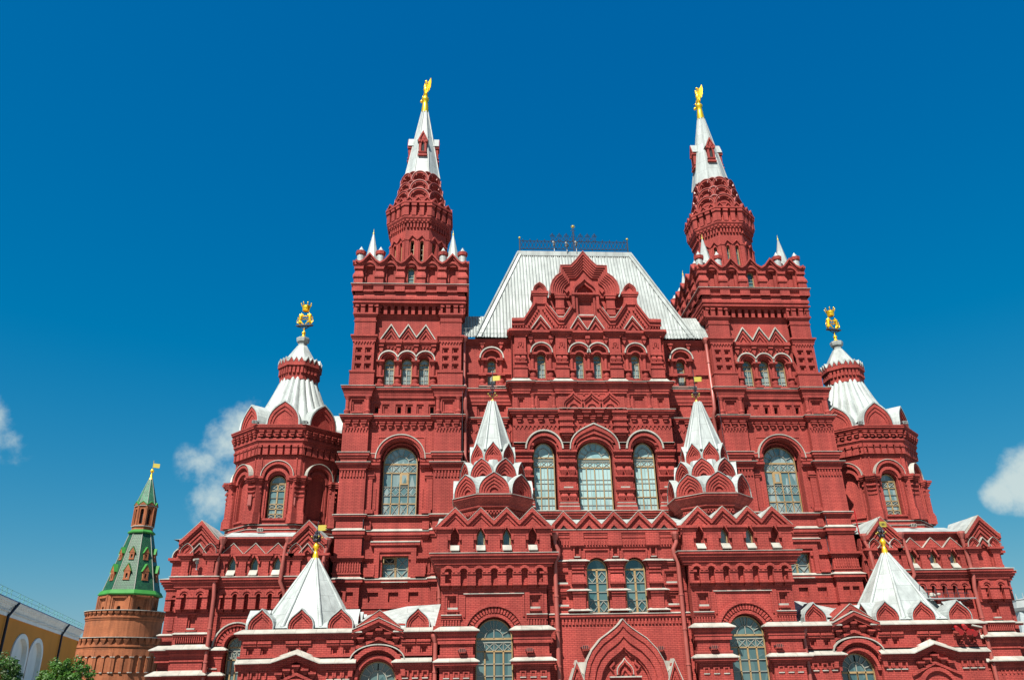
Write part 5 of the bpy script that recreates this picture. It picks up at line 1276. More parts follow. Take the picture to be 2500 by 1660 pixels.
kok(wb, wf, F0, 26.2, .32, 9.2, .55, -.5, 'keel', 2, None, .5, 0, 0, .05)
mould(wc, [(25.7, -.65), (26.6, -.65), (26.6, -2)], bands((8.95, 9.05, .08), (9.05, 9.2, .18)))
# arch over the tall window
archi(wb, F0, 21.95, .66, .82, 4.05, W-.26, W-.1, n=16)
for i in range(15):
    t = pi*(i+.5)/15; c, s = cos(t), sin(t); prism(wb, F0, [(21.95+r*c+d*s, 4.05+r*s-d*c) for r, d in ((.84, -.06), (1.12, -.075), (1.12, .075), (.84, .06))], W-.26, W-.13)
archi(wb, F0, 21.95, 1.12, 1.26, 4.05, W-.26, W-.05, n=16); strip(wf, F0, curve(21.95, 1.34, 4.05, 'round', 1.34, 16), curve(21.95, 1.26, 4.05, 'round', 1.27, 16), W-.26, W+.02)
for u0, u1 in ((22.62, 23.45), (20.4, 21.28)):
    box(wb, F0, u0, u1, 0, 3.9, W-.25, W+.0)
    for z in (3.82, 2.47):
        mould(wc, [(u0, W-.25), (u0, W), (u1, W), (u1, W-.25)], bands((z-.45, z-.3, .04), (z-.22, z-.1, .1), (z-.1, z, .2))); mould(wf, [(u0, W-.25), (u0, W), (u1, W), (u1, W-.25)], [(.2, z), (.27, z), (.27, z+.04), (0, z+.2)])
    box(wf, F0, u0+.2, u1-.2, 2.82, 2.87, W, W+.06)
for path_, zs_ in (([(23.62, W), (23.62, W+.25), (25.42, W+.25), (25.42, -.6)], 0), ([(25.5, -.5), (26.6, -.5), (26.6, -3)], 0)):
    for z in (3.88, 2.5):
        mould(wc, path_, bands((z-.5, z-.34, .04), (z-.24, z-.1, .12), (z-.1, z, .28))); mould(wf, path_, [(.28, z), (.38, z), (.38, z+.05), (.0, z+.28)])
    mould(wc, path_, bands((4.6, 4.72, .08))); flash(wf, path_, 4.72, .1, .08); mould(wc, path_, bands((3.24, 3.32, .06)))
box(wb, F0, 23.62, 25.42, 0, 3.9, W, W+.25)
dent(wb, F0, 23.7, 25.4, 14, 4.25, 4.6, W+.1, W+.3, .5)
for i in range(3): u = 24.0+i*.5; strip(wb, F0, [(u-.15, 1.8), (u-.15, 2.1), (u+.15, 2.1), (u+.15, 1.8)], [(u-.08, 1.8), (u-.08, 2.03), (u+.08, 2.03), (u+.08, 1.8)], W+.2, W+.3)
box(wf, F0, 24.35, 24.8, 4.98, 5.06, W, W+.2); box(wb, F0, 24.22, 24.93, 5.85, 5.92, W, W+.2); box(wb, F0, 24.25, 24.9, 4.88, 4.97, W, W+.2); box(wb, F0, 26.0, 26.3, 5.0, 5.8, -.8, -.7)
corbels(wb, F0, 25.6, 26.6, 1, 6.1, 7.2, -.8, -.55, .3, 6.85)
wing = part(wb, 'wing', 'brick'); part(wc, 'cornice', 'trim', wing); part(wf, 'ledge_flashing', 'flash', wing)
ro = MB(); ro.face([(17.0, -.2, 10.2), (26.4, -.2, 10.2), (26.4, 6, 11.4), (17.0, 6, 11.4)]); ro.face([(26.4, -.2, 10.2), (26.4, 6, 10.2), (26.4, 6, 11.4)])
ro.face([(19.0, -.55, 10.27), (23.4, -.55, 10.27), (23.2, .8, 10.75), (19.2, .8, 10.75)])
for c, half, ww in ((24.62, 1.12, .34), (18.2, 1.12, .1)):
    for s in (-1, 1): ro.face([(c, -Wa-ww, 11.24), (c+s*half, -Wa-ww, 10.12), (c+s*half, 1.2, 10.4), (c, 2.5, 11.24)])
ro.build('deck_roof', 'rooft', wing)
mwindow(F0, 21.95, .55, 0, 4.0, W-.65, 'tall', gl='glass')
for c in (20.0, 21.35, 22.68): mwindow(F0, c, .22, 8.12, 8.74, Wa-.28, 'none', 'tri', .4, gl='glassM')

# ======== low front pavilions with metal pyramids ========
vb = MB(); vf = MB(); vc = MB(); vr = MB()
W = 4.6
XA, XB, XM = 14.42, 20.45, 10.3
hs = [{'p': opening(13.2, 1.0, 0, 2.0, 'round', None, 20), 'd': .5, 'open': True}]
wall(vb, F0, rect(12.05, 14.42, 0, 4.2), hs, W-.25)
def bay(a, b, coff):
    wall(vb, F0, rect(a, b, 3.3, 4.2), [{'p': rect(u-.2, u+.2, 3.38, 3.76), 'd': .08, 'in': [{'p': rect(u-.12, u+.1, 3.4, 3.66), 'd': .1}]} for u in coff], W)
bay(14.42, 20.45, (14.85, 15.5, 17.1, 17.75, 19.2, 19.95)); bay(10.3, 12.05, (10.75, 11.55))
box(vb, F0, 14.42, 20.45, 0, 2.9, 1, W); box(vb, F0, 10.3, 12.05, 0, 2.9, 1, W)
box(vb, F0, 10.3, 20.45, 0, 4.4, -.3, W-.6, back=True)
for x in (10.3, 12.05, 14.42, 20.45): box(vb, F0, x-.003, x+.003, 0, 4.4, -.3, W)
def piers(lst):
    for a, b in lst:
        for z0, z1, k in ((3.86, 3.98, .08), (3.98, 4.1, .14)): box(vb, F0, a, (a+b)/2-.03, z0-.05, z1-.05, W, W+k); box(vb, F0, (a+b)/2+.03, b, z0-.05, z1-.05, W, W+k)
piers(((14.5, 15.95), (16.75, 18.1), (18.85, 20.35), (10.4, 11.95)))
for path_ in ([(14.42, W-.3), (14.42, W), (20.45, W), (20.45, 0)], [(10.3, W), (12.05, W), (12.05, W-.3)]):
    mould(vc, path_, bands((4.12, 4.24, .14), (4.24, 4.32, .2), (4.32, 4.42, .28)))
    mould(vf, path_, [(.28, 4.42), (.36, 4.41), (.36, 4.46), (.02, 4.65)])
    mould(vc, path_, bands((3.22, 3.32, .12)))
# gabled ledge above the lower storey
G = [(20.6, 2.98), (18.75, 3.0), (17.45, 3.42), (16.2, 2.95), (14.3, 2.95)][::-1]
strip(vb, F0, G, [(u, z-.12) for u, z in G], W, W+.34); strip(vb, F0, [(u, z-.12) for u, z in G], [(u, z-.28) for u, z in G], W, W+.2); strip(vb, F0, [(u, z-.28) for u, z in G], [(u, z-.4) for u, z in G], W, W+.1)
for i in range(len(G)-1):
    a, b = G[i], G[i+1]; vf.face([F0(a[0], a[1], W+.4), F0(b[0], b[1], W+.4), F0(b[0], b[1]+.22, W+.02), F0(a[0], a[1]+.22, W+.02)]); vf.face([F0(a[0], a[1]-.05, W+.4), F0(b[0], b[1]-.05, W+.4), F0(b[0], b[1], W+.4), F0(a[0], a[1], W+.4)])
for i, (u, zc) in enumerate(((16.55, 2.5), (16.95, 2.68), (17.42, 2.86), (17.9, 2.68), (18.3, 2.5))):
    for j, (s, z) in enumerate(((.2, 0), (.16, -.1), (.11, -.2))): box(vb, F0, u-s, u+s, zc+z-.1, zc+z, W, W+.3-.09*j)
strip(vb, F0, [(16.0, 1.9), (17.4, 2.5), (18.8, 1.9)], [(16.0, 1.75), (17.4, 2.35), (18.8, 1.75)], W, W+.14)
archi(vb, F0, 17.4, .9, 1.1, 1.1, W, W+.16, n=18)
for c0, c1 in ((14.55, 15.9), (18.9, 20.3)):
    for i in range(3): u = c0+.25+i*(c1-c0-.5)/2; strip(vb, F0, [(u-.2, 2.2), (u-.2, 2.58), (u+.2, 2.58), (u+.2, 2.2)], [(u-.11, 2.24), (u-.11, 2.5), (u+.11, 2.5), (u+.11, 2.24)], W, W+.1); box(vf, F0, u-.18, u+.18, 2.1, 2.15, W, W+.08)
for c0, c1 in ((10.4, 11.95),):
    for i in range(3): u = c0+.25+i*(c1-c0-.5)/2; strip(vb, F0, [(u-.18, 2.2), (u-.18, 2.52), (u+.18, 2.52), (u+.18, 2.2)], [(u-.1, 2.24), (u-.1, 2.45), (u+.1, 2.45), (u+.1, 2.24)], W, W+.1); box(vf, F0, u-.16, u+.16, 2.1, 2.15, W, W+.08)
mould(vc, [(10.3, W), (12.08, W), (12.08, W-.2)], bands((2.5, 2.6, .08), (2.6, 2.74, .16), (2.74, 2.9, .26))); mould(vf, [(10.3, W), (12.08, W), (12.08, W-.2)], [(.26, 2.9), (.36, 2.89), (.36, 2.94), (.02, 3.14)])
# gabled arch bay
GA = [(11.95, 4.68), (13.2, 5.58), (14.5, 4.7)]
GA = [(12.05, 4.72), (13.2, 5.56), (14.42, 4.74)]
prism(vb, F0, [(14.42, 4.1), (12.05, 4.1)][::-1]+GA[::-1] if False else [(12.05, 4.1), (14.42, 4.1), (14.42, 4.74), (13.2, 5.56), (12.05, 4.72)], W-1.5, W-.1)
strip(vb, F0, GA, [(u, z-.3) for u, z in GA], W-.2, W+.1); G2 = [(11.85, 4.52), (13.2, 5.14), (14.6, 4.54)]
strip(vb, F0, G2, [(u, z-.2) for u, z in G2], W-.25, W+.36); strip(vb, F0, [(u, z-.2) for u, z in G2], [(u, z-.42) for u, z in G2], W-.25, W+.22)
strip(vf, F0, [(u, z+.035) for u, z in G2], G2, W-.2, W+.4); strip(vf, F0, [(u, z+.025) for u, z in GA], GA, W-.02, W+.13)
for i, (u, zc) in enumerate(((12.25, 4.2), (12.7, 4.42), (13.18, 4.62), (13.68, 4.42), (14.15, 4.2))):
    for j, (s, z) in enumerate(((.19, 0), (.15, -.1), (.1, -.2))): box(vb, F0, u-s, u+s, zc+z-.1, zc+z, W-.25, W+.2-.09*j)
G3 = [(11.95, 3.75), (13.2, 4.22), (14.4, 3.75)]; strip(vb, F0, G3, [(u, z-.16) for u, z in G3], W-.25, W-.02)
archi(vb, F0, 13.2, 1.02, 1.2, 2.1, W-.25, W-.05, n=20); archi(vb, F0, 13.2, 1.28, 1.52, 2.25, W-.25, W+.15, n=22); strip(vf, F0, curve(13.2, 1.47, 3.02, 'round', .82, 22), curve(13.2, 1.41, 3.02, 'round', .76, 22), W-.25, W+.2)
# kokoshniks
for c in (15.3, 17.42, 19.55): kok(vb, vr, F0, c, .66, 4.66, 1.02, W-.05, 'onion', 2, None, 1.3, 0, 0, .04)
kok(vb, vr, F0, 11.12, .62, 4.66, .98, W-.05, 'onion', 2, None, 1.2, 0, 0, .04)
for k in (1, 3):
    F = Fr(17.43+(-1 if k == 3 else 1)*3.02, -1.78, k*pi/2)
    for c in (-1.7, 0, 1.7): kok(vb, vr, F, c, .62, 4.66, 1.0, -.05, 'onion', 2, None, 1.1, 0, 0, .04)
pav = part(vb, 'pavilion', 'brick'); part(vc, 'cornice', 'trim', pav); part(vf, 'ledge_flashing', 'flash', pav)
vr.face([(12.0, -W+.4, 4.9), (10.2, -W+.6, 4.75), (10.0, -.6, 6.2), (12.0, -.6, 6.1)]); vr.face([(12.0, -W+.4, 4.9), (12.0, -.6, 6.1), (14.4, -.6, 5.6), (14.4, -W+.6, 4.9)])
vr.face([(10.3, -W+.2, 4.45), (14.4, -W+.2, 4.45), (14.4, -W+.4, 4.9), (10.3, -W+.6, 4.75)])
vr.face([(14.42, -W+.2, 4.5), (20.45, -W+.2, 4.5), (20.45, 1, 4.7), (14.42, 1, 4.7)])
for s in (-1, 1):
    for c in (16.36, 18.48): vr.face([(c-.5, -W+.1, 4.72), (c+.5, -W+.1, 4.72), (c+.5, -W+1.3, 5.3), (c-.5, -W+1.3, 5.3)]) if s > 0 else None
vr.build('pavilion_roof', 'rooft', pav)
pm = MB()
pp_ = [(17.43+u, -1.78-w) for u, w in ((-.414*2.55, 2.55), (.414*2.55, 2.55), (2.55, .414*2.55), (2.55, -.414*2.55), (.414*2.55, -2.55), (-.414*2.55, -2.55), (-2.55, -.414*2.55), (-2.55, .414*2.55))]
for A_, B_ in pyr(pm, 17.43, -1.78, 2.5, 4.75, .16, 8.75): tube(pm, [A_, B_], [.13, .06], 8)
pm.build('tent_roof', 'rooft', pav)
mwindow(F0, 13.2, .98, 0, 2.0, W-.58, 'fan', gl='glass')

# ======== mirror everything built for the right half ========
for o in list(PARTS):
    if o.parent is museum: mirror(o, museum)

# ======== drainpipes ========
def pipe(pts, r=.13, hop=True):
    mb = MB(); P = [Vector(p) for p in pts]
    tube(mb, P, r, 8, 0)
    if hop:
        x, y, z = pts[0]; lathe(mb, x, y, [(r*1.1, z-.35), (r*2.1, z-.05), (r*2.1, z+.08)], 8, 0, False)
    for i in range(len(P)-1):
        d = P[i+1]-P[i]
        if d.length > 2.5:
            for k in range(1, int(d.length/1.8)+1):
                q = P[i]+d*(k*1.8/d.length)
                if (q-P[i+1]).length > .2: lathe(mb, q.x, q.y, [(r*1.02, q.z-.05), (r*1.2, q.z-.04), (r*1.2, q.z+.04), (r*1.02, q.z+.05)], 8, 0, False)
    mb.build('drainpipe', 'pipe', museum)
for s in (-1, 1):
    pipe([(s*8.72, .85, 24.3), (s*8.72, .85, 20.9), (s*8.62, .5, 20.4), (s*8.62, .5, 18.9), (s*8.5, .6, 18.5), (s*8.6, .85, 18.0), (s*8.6, .85, 15.6), (s*8.5, .7, 15.2), (s*8.5, .7, 11.5)])
    pipe([(s*3.48, -5.05, 9.5), (s*3.5, -5.05, 9.0), (s*3.3, -5.0, 8.65), (s*3.3, -5.0, 8.4), (s*3.5, -4.95, 7.95), (s*3.52, -4.9, 0)], .125)
    pipe([(s*10.15, -.2, 9.0), (s*10.15, -.2, 8.4), (s*10.1, -.15, 5.9)], .12)
    pipe([(s*10.12, -4.95, 4.2), (s*10.12, -4.95, 0)], .12)
    pipe([(s*23.25, -.75, 10.15), (s*23.25, -.75, 9.8), (s*23.45, -.5, 9.3), (s*23.45, -.7, 7.6), (s*23.42, -.55, 6.8), (s*23.4, -.55, 0)], .12)
    pipe([(s*19.35, -.5, 10.15), (s*19.55, -.45, 9.6), (s*19.6, -.75, 7.6), (s*19.35, -.4, 7.0), (s*19.35, -.3, 5.4)], .12)
    pipe([(s*17.0, -.4, 10.1), (s*17.0, -.4, 9.7), (s*17.15, -.45, 9.2), (s*17.2, -.6, 7.6), (s*17.2, -.35, 6.6), (s*17.2, -.35, 5)], .12)

# cables, boxes and small fittings
for s in (-1, 1):
    b = MB(); tube(b, [(s*15.0, .28, 11.5), (s*15.0, .2, 10.85), (s*14.98, .62, 10.5), (s*15.0, .62, 9.3), (s*15.0, .35, 9.0), (s*15.02, .6, 8.6), (s*15.0, .6, 8.0), (s*15.0, .4, 7.7), (s*15.05, .6, 7.3), (s*15.06, .62, 4.6)], .028, 5); b.build('cable', 'iron', museum)
    b = MB(); tube(b, [(s*8.8, .05, 20.0), (s*8.8, .05, 15.0)], .018, 4); b.build('cable', 'iron', museum)
b = MB(); tube(b, [(16.95, .1, 11.8), (16.98, .1, 10.4), (17.12, 0, 9.4), (17.2, -.2, 8.0), (17.5, -.5, 7.0)], .04, 6); b.build('red_cable', 'redlamp', museum)
for x in (-22.75, -19.9):
    b = MB(); box(b, F0, x-.12, x+.12, 12.75, 13.5, -2.55, -2.2, back=True); box(b, F0, x-.1, x+.1, 12.8, 13.45, -2.2, -2.18); b.build('wall_box', 'pipe', museum)
b = MB(); box(b, F0, -13.6, -13.0, 8.82, 9.14, -1.16, -1.12); o = b.build('open_vent', 'dark', museum)
b = MB(); strip(b, F0, [(-13.68, 8.78), (-13.68, 9.18), (-12.96, 9.18), (-12.96, 8.78), (-13.68, 8.78)], [(-13.62, 8.84), (-13.62, 9.12), (-13.02, 9.12), (-13.02, 8.84), (-13.62, 8.84)], -1.12, -1.02); box(b, F0, -13.68, -13.63, 8.82, 9.3, -1.05, -.75); b.build('vent_frame', 'wood', o)

# ======== gilded statues ========
def lions(name, cx, cy, rot, label, z0=26.42):
    t = thing(name, label, 'statue', (cx, cy, z0), 'gilded lions on the turrets'); R = Matrix.Rotation(rot, 3, 'Z')
    def P(x, y, z): v = R @ Vector((x, y, 0)); return (v.x, v.y, z)
    b = MB(); lathe(b, 0, 0, [(.34, 0), (.3, .08), (.14, .2), (.09, .3), (.09, .34)], 12); ball(b, (0, 0, .48), .155, 12); lathe(b, 0, 0, [(.05, .6), (.035, .95)], 8); b.build('finial', 'gold', t)
    s = MB()
    F = Fr(0, 0, rot); box(s, F, -.62, .62, 1.08, 1.14, -.16, .16, back=True)
    for x in (-.5, .5): bar3(s, P(0, 0, .75), P(x, 0, 1.08), .025)
    for y in (-.14, .14): bar3(s, P(0, 0, .8), P(.25, y, 1.08), .02); bar3(s, P(0, 0, .8), P(-.25, y, 1.08), .02)
    for x in (-.66, .66): ball(s, P(x, 0, 1.14), .05, 6)
    s.build('stand', 'iron', t)
    for d in (-1, 1):
        l = MB()
        tube(l, [P(d*.46, 0, 1.32), P(d*.42, 0, 1.5), P(d*.37, 0, 1.72), P(d*.36, 0, 1.92), P(d*.27, 0, 2.06)], [.08, .115, .105, .14, .1], 10)
        ball(l, P(d*.37, 0, 1.95), (.155, .14, .165), 10); ball(l, P(d*.32, 0, 2.08), (.1, .09, .1), 10); ball(l, P(d*.21, 0, 2.05), (.07, .06, .055), 8)
        for y in (-.06, .06): ball(l, P(d*.3, y, 2.17), .035, 6)
        for y, z in ((-.09, 1.95), (.09, 1.78)): tube(l, [P(d*.26, y, z), P(d*.12, y, z-.1), P(d*.02, y*.5, z-.02)], [.07, .05, .045], 7)
        tube(l, [P(d*.4, -.08, 1.42), P(d*.24, -.09, 1.4), P(d*.2, -.09, 1.28), P(d*.08, -.09, 1.22)], [.11, .075, .05, .045], 8)
        tube(l, [P(d*.46, .08, 1.42), P(d*.4, .09, 1.26), P(d*.47, .09, 1.18), P(d*.34, .09, 1.17)], [.11, .075, .05, .045], 8)
        tube(l, [P(d*.5, 0, 1.36), P(d*.62, 0, 1.4), P(d*.64, 0, 1.6), P(d*.54, 0, 1.72), P(d*.58, 0, 1.84)], [.04, .035, .03, .035, .06], 7)
        l.build('lion', 'gold', t)
    c = MB(); lathe(c, 0, 0, [(.2, 2.34), (.27, 2.38), (.28, 2.46), (.25, 2.50), (.28, 2.54), (.3, 2.66), (.31, 2.68), (.3, 2.76), (.34, 2.78)], 14, 0, False)
    for i in range(7):
        th = 2*pi*i/7; x, y = .33*sin(th), .33*cos(th); bar3(c, (x*.95, y*.95, 2.74), (x*1.15, y*1.15, 2.96), .035); ball(c, (x*1.2, y*1.2, 2.98), .055, 6)
    c.build('crown', 'gold', t)
    return t
lions('gilded_statue', -21.15, 6.0, rad(-8), 'gilded pair of lions holding up a crown on the left turret')
lions('gilded_statue', 21.15, 6.0, rad(12), 'gilded pair of lions holding up a crown on the right turret')
def eagle(cx, cy, rot, label):
    t = thing('gilded_eagle', label, 'statue', (cx, cy, 49.5), 'gilded eagles on the spires'); R = Matrix.Rotation(rot, 3, 'Z')
    def P(x, y, z): v = R @ Vector((x, y, 0)); return (v.x, v.y, z)
    F = Fr(0, 0, rot)
    b = MB(); ball(b, P(0, 0, .95), (.2, .17, .42), 10); ball(b, P(0, -.05, 1.2), (.16, .15, .24), 10)
    tube(b, [P(0, 0, .65), P(0, .05, .35), P(0, .12, .05)], [.16, .17, .07], 8)
    for s in (-1, 1):
        tube(b, [P(s*.06, 0, 1.3), P(s*.13, 0, 1.52), P(s*.2, 0, 1.66)], [.09, .065, .075], 8); tube(b, [P(s*.2, 0, 1.66), P(s*.32, -.02, 1.64)], [.06, .012], 6)
        ball(b, P(s*.18, 0, 1.76), (.06, .06, .05), 7)
        tube(b, [P(s*.12, 0, .7), P(s*.22, -.05, .45), P(s*.3, -.08, .3)], [.09, .06, .04], 7); ball(b, P(s*.32, -.08, .28), .09, 7)
    ball(b, P(0, 0, 1.88), (.1, .09, .09), 8); bar3(b, P(0, 0, 1.7), P(0, 0, 1.9), .03); lathe(b, 0, 0, [(.1, -.02), (.16, .0), (.16, .12), (.08, .16)], 10)
    b.build('body', 'gold', t)
    for s in (-1, 1):                            # wings swept back
        w = MB(); G = Fr(0, 0, rot+s*rad(35))
        pts = [(.1, 1.35), (.3, 1.55), (.5, 1.9), (.62, 2.1), (.66, 1.85), (.68, 1.55), (.64, 1.3), (.62, 1.05), (.52, .95), (.5, .75), (.38, .72), (.34, .58), (.22, .68), (.12, .8)]
        pts = [(s*x*.82, z) for x, z in pts]
        prism(w, G, pts if s > 0 else pts[::-1], -.03, .03, back=True)
        for x0, z0, x1, z1 in ((.15, 1.3, .62, 2.05), (.16, 1.2, .66, 1.6), (.16, 1.1, .62, 1.1), (.16, 1.0, .5, .78)): tube(w, [G(s*x0*.82, z0), G(s*(x0+x1)*.41, (z0+z1)/2+.05), G(s*x1*.82, z1)], [.05, .05, .02], 6)
        w.build('wing', 'gold', t)
    bb = MB(); ball(bb, P(-.34, -.2, -.25), .14, 10); bar3(bb, P(-.34, -.2, -.25), P(0, 0, -.2), .04); bb.build('orb', 'gold', t)
    sc = MB(); bar3(sc, P(.42, -.1, .25), P(.46, -.12, 1.3), .025); ball(sc, P(.46, -.12, 1.32), .05, 6); sc.build('sceptre', 'gold', t)
eagle(-12.34, 5.15, rad(-62), 'gilded double-headed eagle topping the left spire')
eagle(12.34, 5.15, rad(-70), 'gilded double-headed eagle topping the right spire')
# ======== weathervanes ========
def vane(x, y, z, kind, label, rot=0.0, text=None):
    t = thing('weathervane', label, 'weathervane', (x, y, z), 'pennant weathervanes on the tent roofs')
    b = MB()
    if kind == 0:
        lathe(b, 0, 0, [(.22, -.12), (.2, .0), (.04, .3)], 12, 0); b.build('finial', 'goldflag', t); h0, h1, h2 = .3, 1.45, 2.2
    else:
        lathe(b, 0, 0, [(.22, -.12), (.16, .2), (.11, .38), (.08, .42), (.12, .47), (.08, .5), (.15, .56), (.19, .68), (.15, .8), (.06, .9), (.03, 1.02)], 12, 0); b.build('finial', 'gold', t); h0, h1, h2 = .95, 1.5, 1.95
    i = MB(); F = Fr(0, 0, rot); bar3(i, (0, 0, h0-.1), (0, 0, h2+.25), .022, 0, 6)
    for k in range(8):
        th = k*pi/4
        for s, m_ in ((.2, .0), (.12, .35)):
            z0 = h0+.05+(h1-h0)*(.1+m_); c, sn = cos(th), sin(th)
            q = [(0, 0, z0), (c*s, sn*s, z0+.1), (c*s*1.1, sn*s*1.1, z0+.28), (c*s*.4, sn*s*.4, z0+.4), (c*s*.2, sn*s*.2, z0+.25)]
            tube(i, q, .016 if kind == 0 else .028, 5)
        if kind: ball(i, (cos(th)*.14, sin(th)*.14, h0+.1+.28*(k % 2)), .1, 6)
    i.build('scrollwork', 'iron', t)
    f = MB(); n_ = 4; W_ = .56
    pts = [(.02, h1+.12), (.4, h1+.12)]
    for k in range(3): pts += [(W_, h1+.16+k*.115), (.45, h1+.2+k*.115)]
    pts += [(W_, h1+.46), (.4, h1+.46), (.02, h1+.46)]
    prism(f, F, pts, -.012, .012, back=True)
    for k in range(4):
        th = k*pi/2+.5; bl = (cos(th)*.33, sin(th)*.33, h0+.3); ball(f, bl, .05, 6); bar3(f, (0, 0, h0+.1), bl, .012)
    f.build('pennant', 'goldflag', t)
    if text:
        cu = bpy.data.curves.new('inscription', 'FONT'); cu.body = text; cu.size = .2; cu.extrude = .004
        to = bpy.data.objects.new('inscription', cu); COL.objects.link(to); dg = bpy.context.evaluated_depsgraph_get()
        me = bpy.data.meshes.new_from_object(to.evaluated_get(dg)); bpy.data.objects.remove(to)
        o = bpy.data.objects.new('inscription', me); COL.objects.link(o); o.parent = t; me.materials.clear(); me.materials.append(M['iron'])
        o.location = F(.06, h1+.22, .02); o.rotation_euler = (pi/2, 0, rot)
vane(-6.82, -1.34, 18.64, 0, 'gold pennant vane with open iron scrolls on the left small porch tent', rad(-12))
vane(6.82, -1.34, 18.64, 0, 'gold pennant vane with open iron scrolls on the right small porch tent', rad(-6))
vane(-17.43, -1.78, 8.75, 1, 'gold pennant vane over dark iron leaves on the left low pyramid', rad(-8))
vane(17.43, -1.78, 8.75, 1, 'gold pennant vane with dark lettering on the right low pyramid', rad(10), '1881')
# ======== fixtures ========
def flood(x, y, z, label, dirz=-.5, m='grey', group='floodlights on the facade', yaw=0.0):
    t = thing('floodlight', label, 'floodlight', (x, y, z), group); b = MB(); F = Fr(0, 0, yaw)
    box(b, F, -.17, .17, -.1, .1, .12, .3, back=True); o = b.build('housing', m, t)
    c = MB(); 
    for i in range(3): box(c, F, -.13+i*.1, -.07+i*.1, -.075, .075, .3, .315)
    c.build('lamp_glass', 'dark', o)
    a = MB(); box(a, F, -.22, -.18, -.04, .02, -.05, .28); box(a, F, .18, .22, -.04, .02, -.05, .28); box(a, F, -.22, .22, -.04, .02, -.05, 0); a.build('bracket', 'iron', t)
flood(-8.69, -5.3, 3.42, 'small floodlight left of the tall window in the left porch tower', m='pipe'); flood(-5.1, -5.3, 3.4, 'small tilted floodlight right of the tall window in the left porch tower', m='pipe')
flood(-2.04, -4.7, 3.5, 'small floodlight on the bare wall left of the pointed entrance gable', m='pipe'); flood(2.07, -4.7, 3.4, 'small floodlight on the bare wall right of the pointed entrance gable', m='pipe')
flood(4.87, -5.3, 3.38, 'small floodlight left of the tall window in the right porch tower', m='pipe'); flood(8.45, -5.3, 3.4, 'small floodlight right of the tall window in the right porch tower', m='pipe')
flood(-21.39, .6, 10.85, 'white floodlight on the metal deck below the left turret window', m='flash')
flood(-22.95, 2.2, 18.42, 'grey floodlight at the turret corner left of the front kokoshnik', m='roof'); flood(-19.6, 2.2, 18.42, 'grey floodlight at the turret corner right of the front kokoshnik', m='roof')
flood(19.6, 2.2, 18.42, 'grey floodlight at the right turret corner beside the main tower', m='roof'); flood(22.9, 2.2, 18.42, 'grey floodlight at the outer right turret corner', m='roof')
flood(20.9, .6, 10.85, 'white floodlight on the metal deck below the right turret window', m='flash')
def camera_(x, y, z, label, pole=0.0, m='flash'):
    t = thing('security_camera', label, 'camera', (x, y, z)); b = MB()
    tube(b, [(-.12, -.32, .1), (.05, 0, .16)], .07, 8); lathe(b, 0, 0, [(.09, -.1), (.11, 0), (.07, .12)], 8); b.build('housing', m, t)
    a = MB(); bar3(a, (0, 0, -.1), (0, 0, -.45-pole), .035, 0, 6)
    if not pole: bar3(a, (0, 0, -.4), (0, .35, -.4), .035, 0, 6)
    a.build('bracket', 'grey', t)
camera_(-24.6, -.75, 8.75, 'white security camera on the blind panel of the left wing')
camera_(-1.62, 3.7, 33.75, 'white camera on a thin mast left on the roof ridge', .2); camera_(-.62, 3.6, 33.62, 'white camera lowest beside the ridge railing mast', .1); camera_(.14, 3.6, 33.72, 'white camera on the roof ridge by the railing mast', .2)
# red lamps under the right pavilion eaves
t = thing('red_lamp_cluster', 'cluster of red barrel lamps on a bracket under the right pavilion eaves', 'lamp', (19.4, -4.95, 4.05))
for (x, z, r) in ((-.55, .12, .13), (-.1, .2, .13), (-.38, -.05, .15), (.1, -.05, .17), (.36, -.12, .17)):
    b = MB(); y = -.15; tube(b, [(x-.06, y-.2, z-.06), (x+.04, y+.12, z+.06)], [r, r*.8], 10); b.build('lamp', 'redlamp', t)
b = MB(); bar3(b, (-.7, 0, .1), (.6, 0, .0), .03); bar3(b, (0, 0, .1), (0, .35, .1), .03); b.build('bracket', 'iron', t)
b = MB(); bar3(b, (19.85, -5.0, 4.32), (20.4, -5.0, 4.2), .05, 0, 8); bar3(b, (20.1, -5.0, 4.27), (20.1, -4.6, 4.27), .02); tag(b.build('tube_lamp', 'flash', None), 'white tube lamp sticking out beside the red lamps', 'lamp')
# work platform behind the right pyramid
t = thing('work_platform', 'narrow steel work platform with railing behind the right pyramid', 'platform', (20, -3, 5.9))
b = MB(); box(b, F0, -1.7, 1.6, 0, .05, -.3, .3, back=True)
for x in (-1.7, 1.6): bar3(b, (x, -.3, .02), (x, .3, .02), .03)
b.build('deck', 'grey', t); b = MB()
for x in (-.95, -.4, .3, .95): bar3(b, (x, .28, 0), (x-.05, .28, .75), .025); bar3(b, (x, -.28, 0), (x, -.28, .3), .018)
bar3(b, (-1.7, .28, .4), (1.6, .28, .36), .014); b.build('railing', 'iron', t)
b = MB(); bar3(b, (-1.7, -.3, .8), (-2.0, -.5, -.25), .022); bar3(b, (.6, 0, 0), (-.5, .2, -.45), .03); bar3(b, (1.4, 0, 0), (.4, .2, -.3), .03); b.build('brace', 'iron', t)
for (x, z, s, lab, m_) in ((19.25, 6.08, .2, 'white bundle lying on the steel work platform', 'flash'), (20.0, 5.72, .16, 'pale yellow bundle stuck below the work platform', 'lead')):
    b = MB()
    for i in range(6): ball(b, (x+random.uniform(-s, s)*1.2, -3+random.uniform(-.1, .1), z+random.uniform(-.3, .6)*s), (s*random.uniform(.5, .8), s*.6, s*random.uniform(.35, .6)), 8)
    tag(b.build('bundle', m_, None), lab, 'bundle')

# ======== Kremlin corner tower, far left ========
kx, ky, k0 = -68.4, 100.0, 0.055
kx2 = kx+.3
kt = thing('kremlin_tower', 'brown brick round tower under a green tiled steeple, left of the museum', 'tower', (0, 0, 0))
b = MB(); c = MB()
r0 = k0
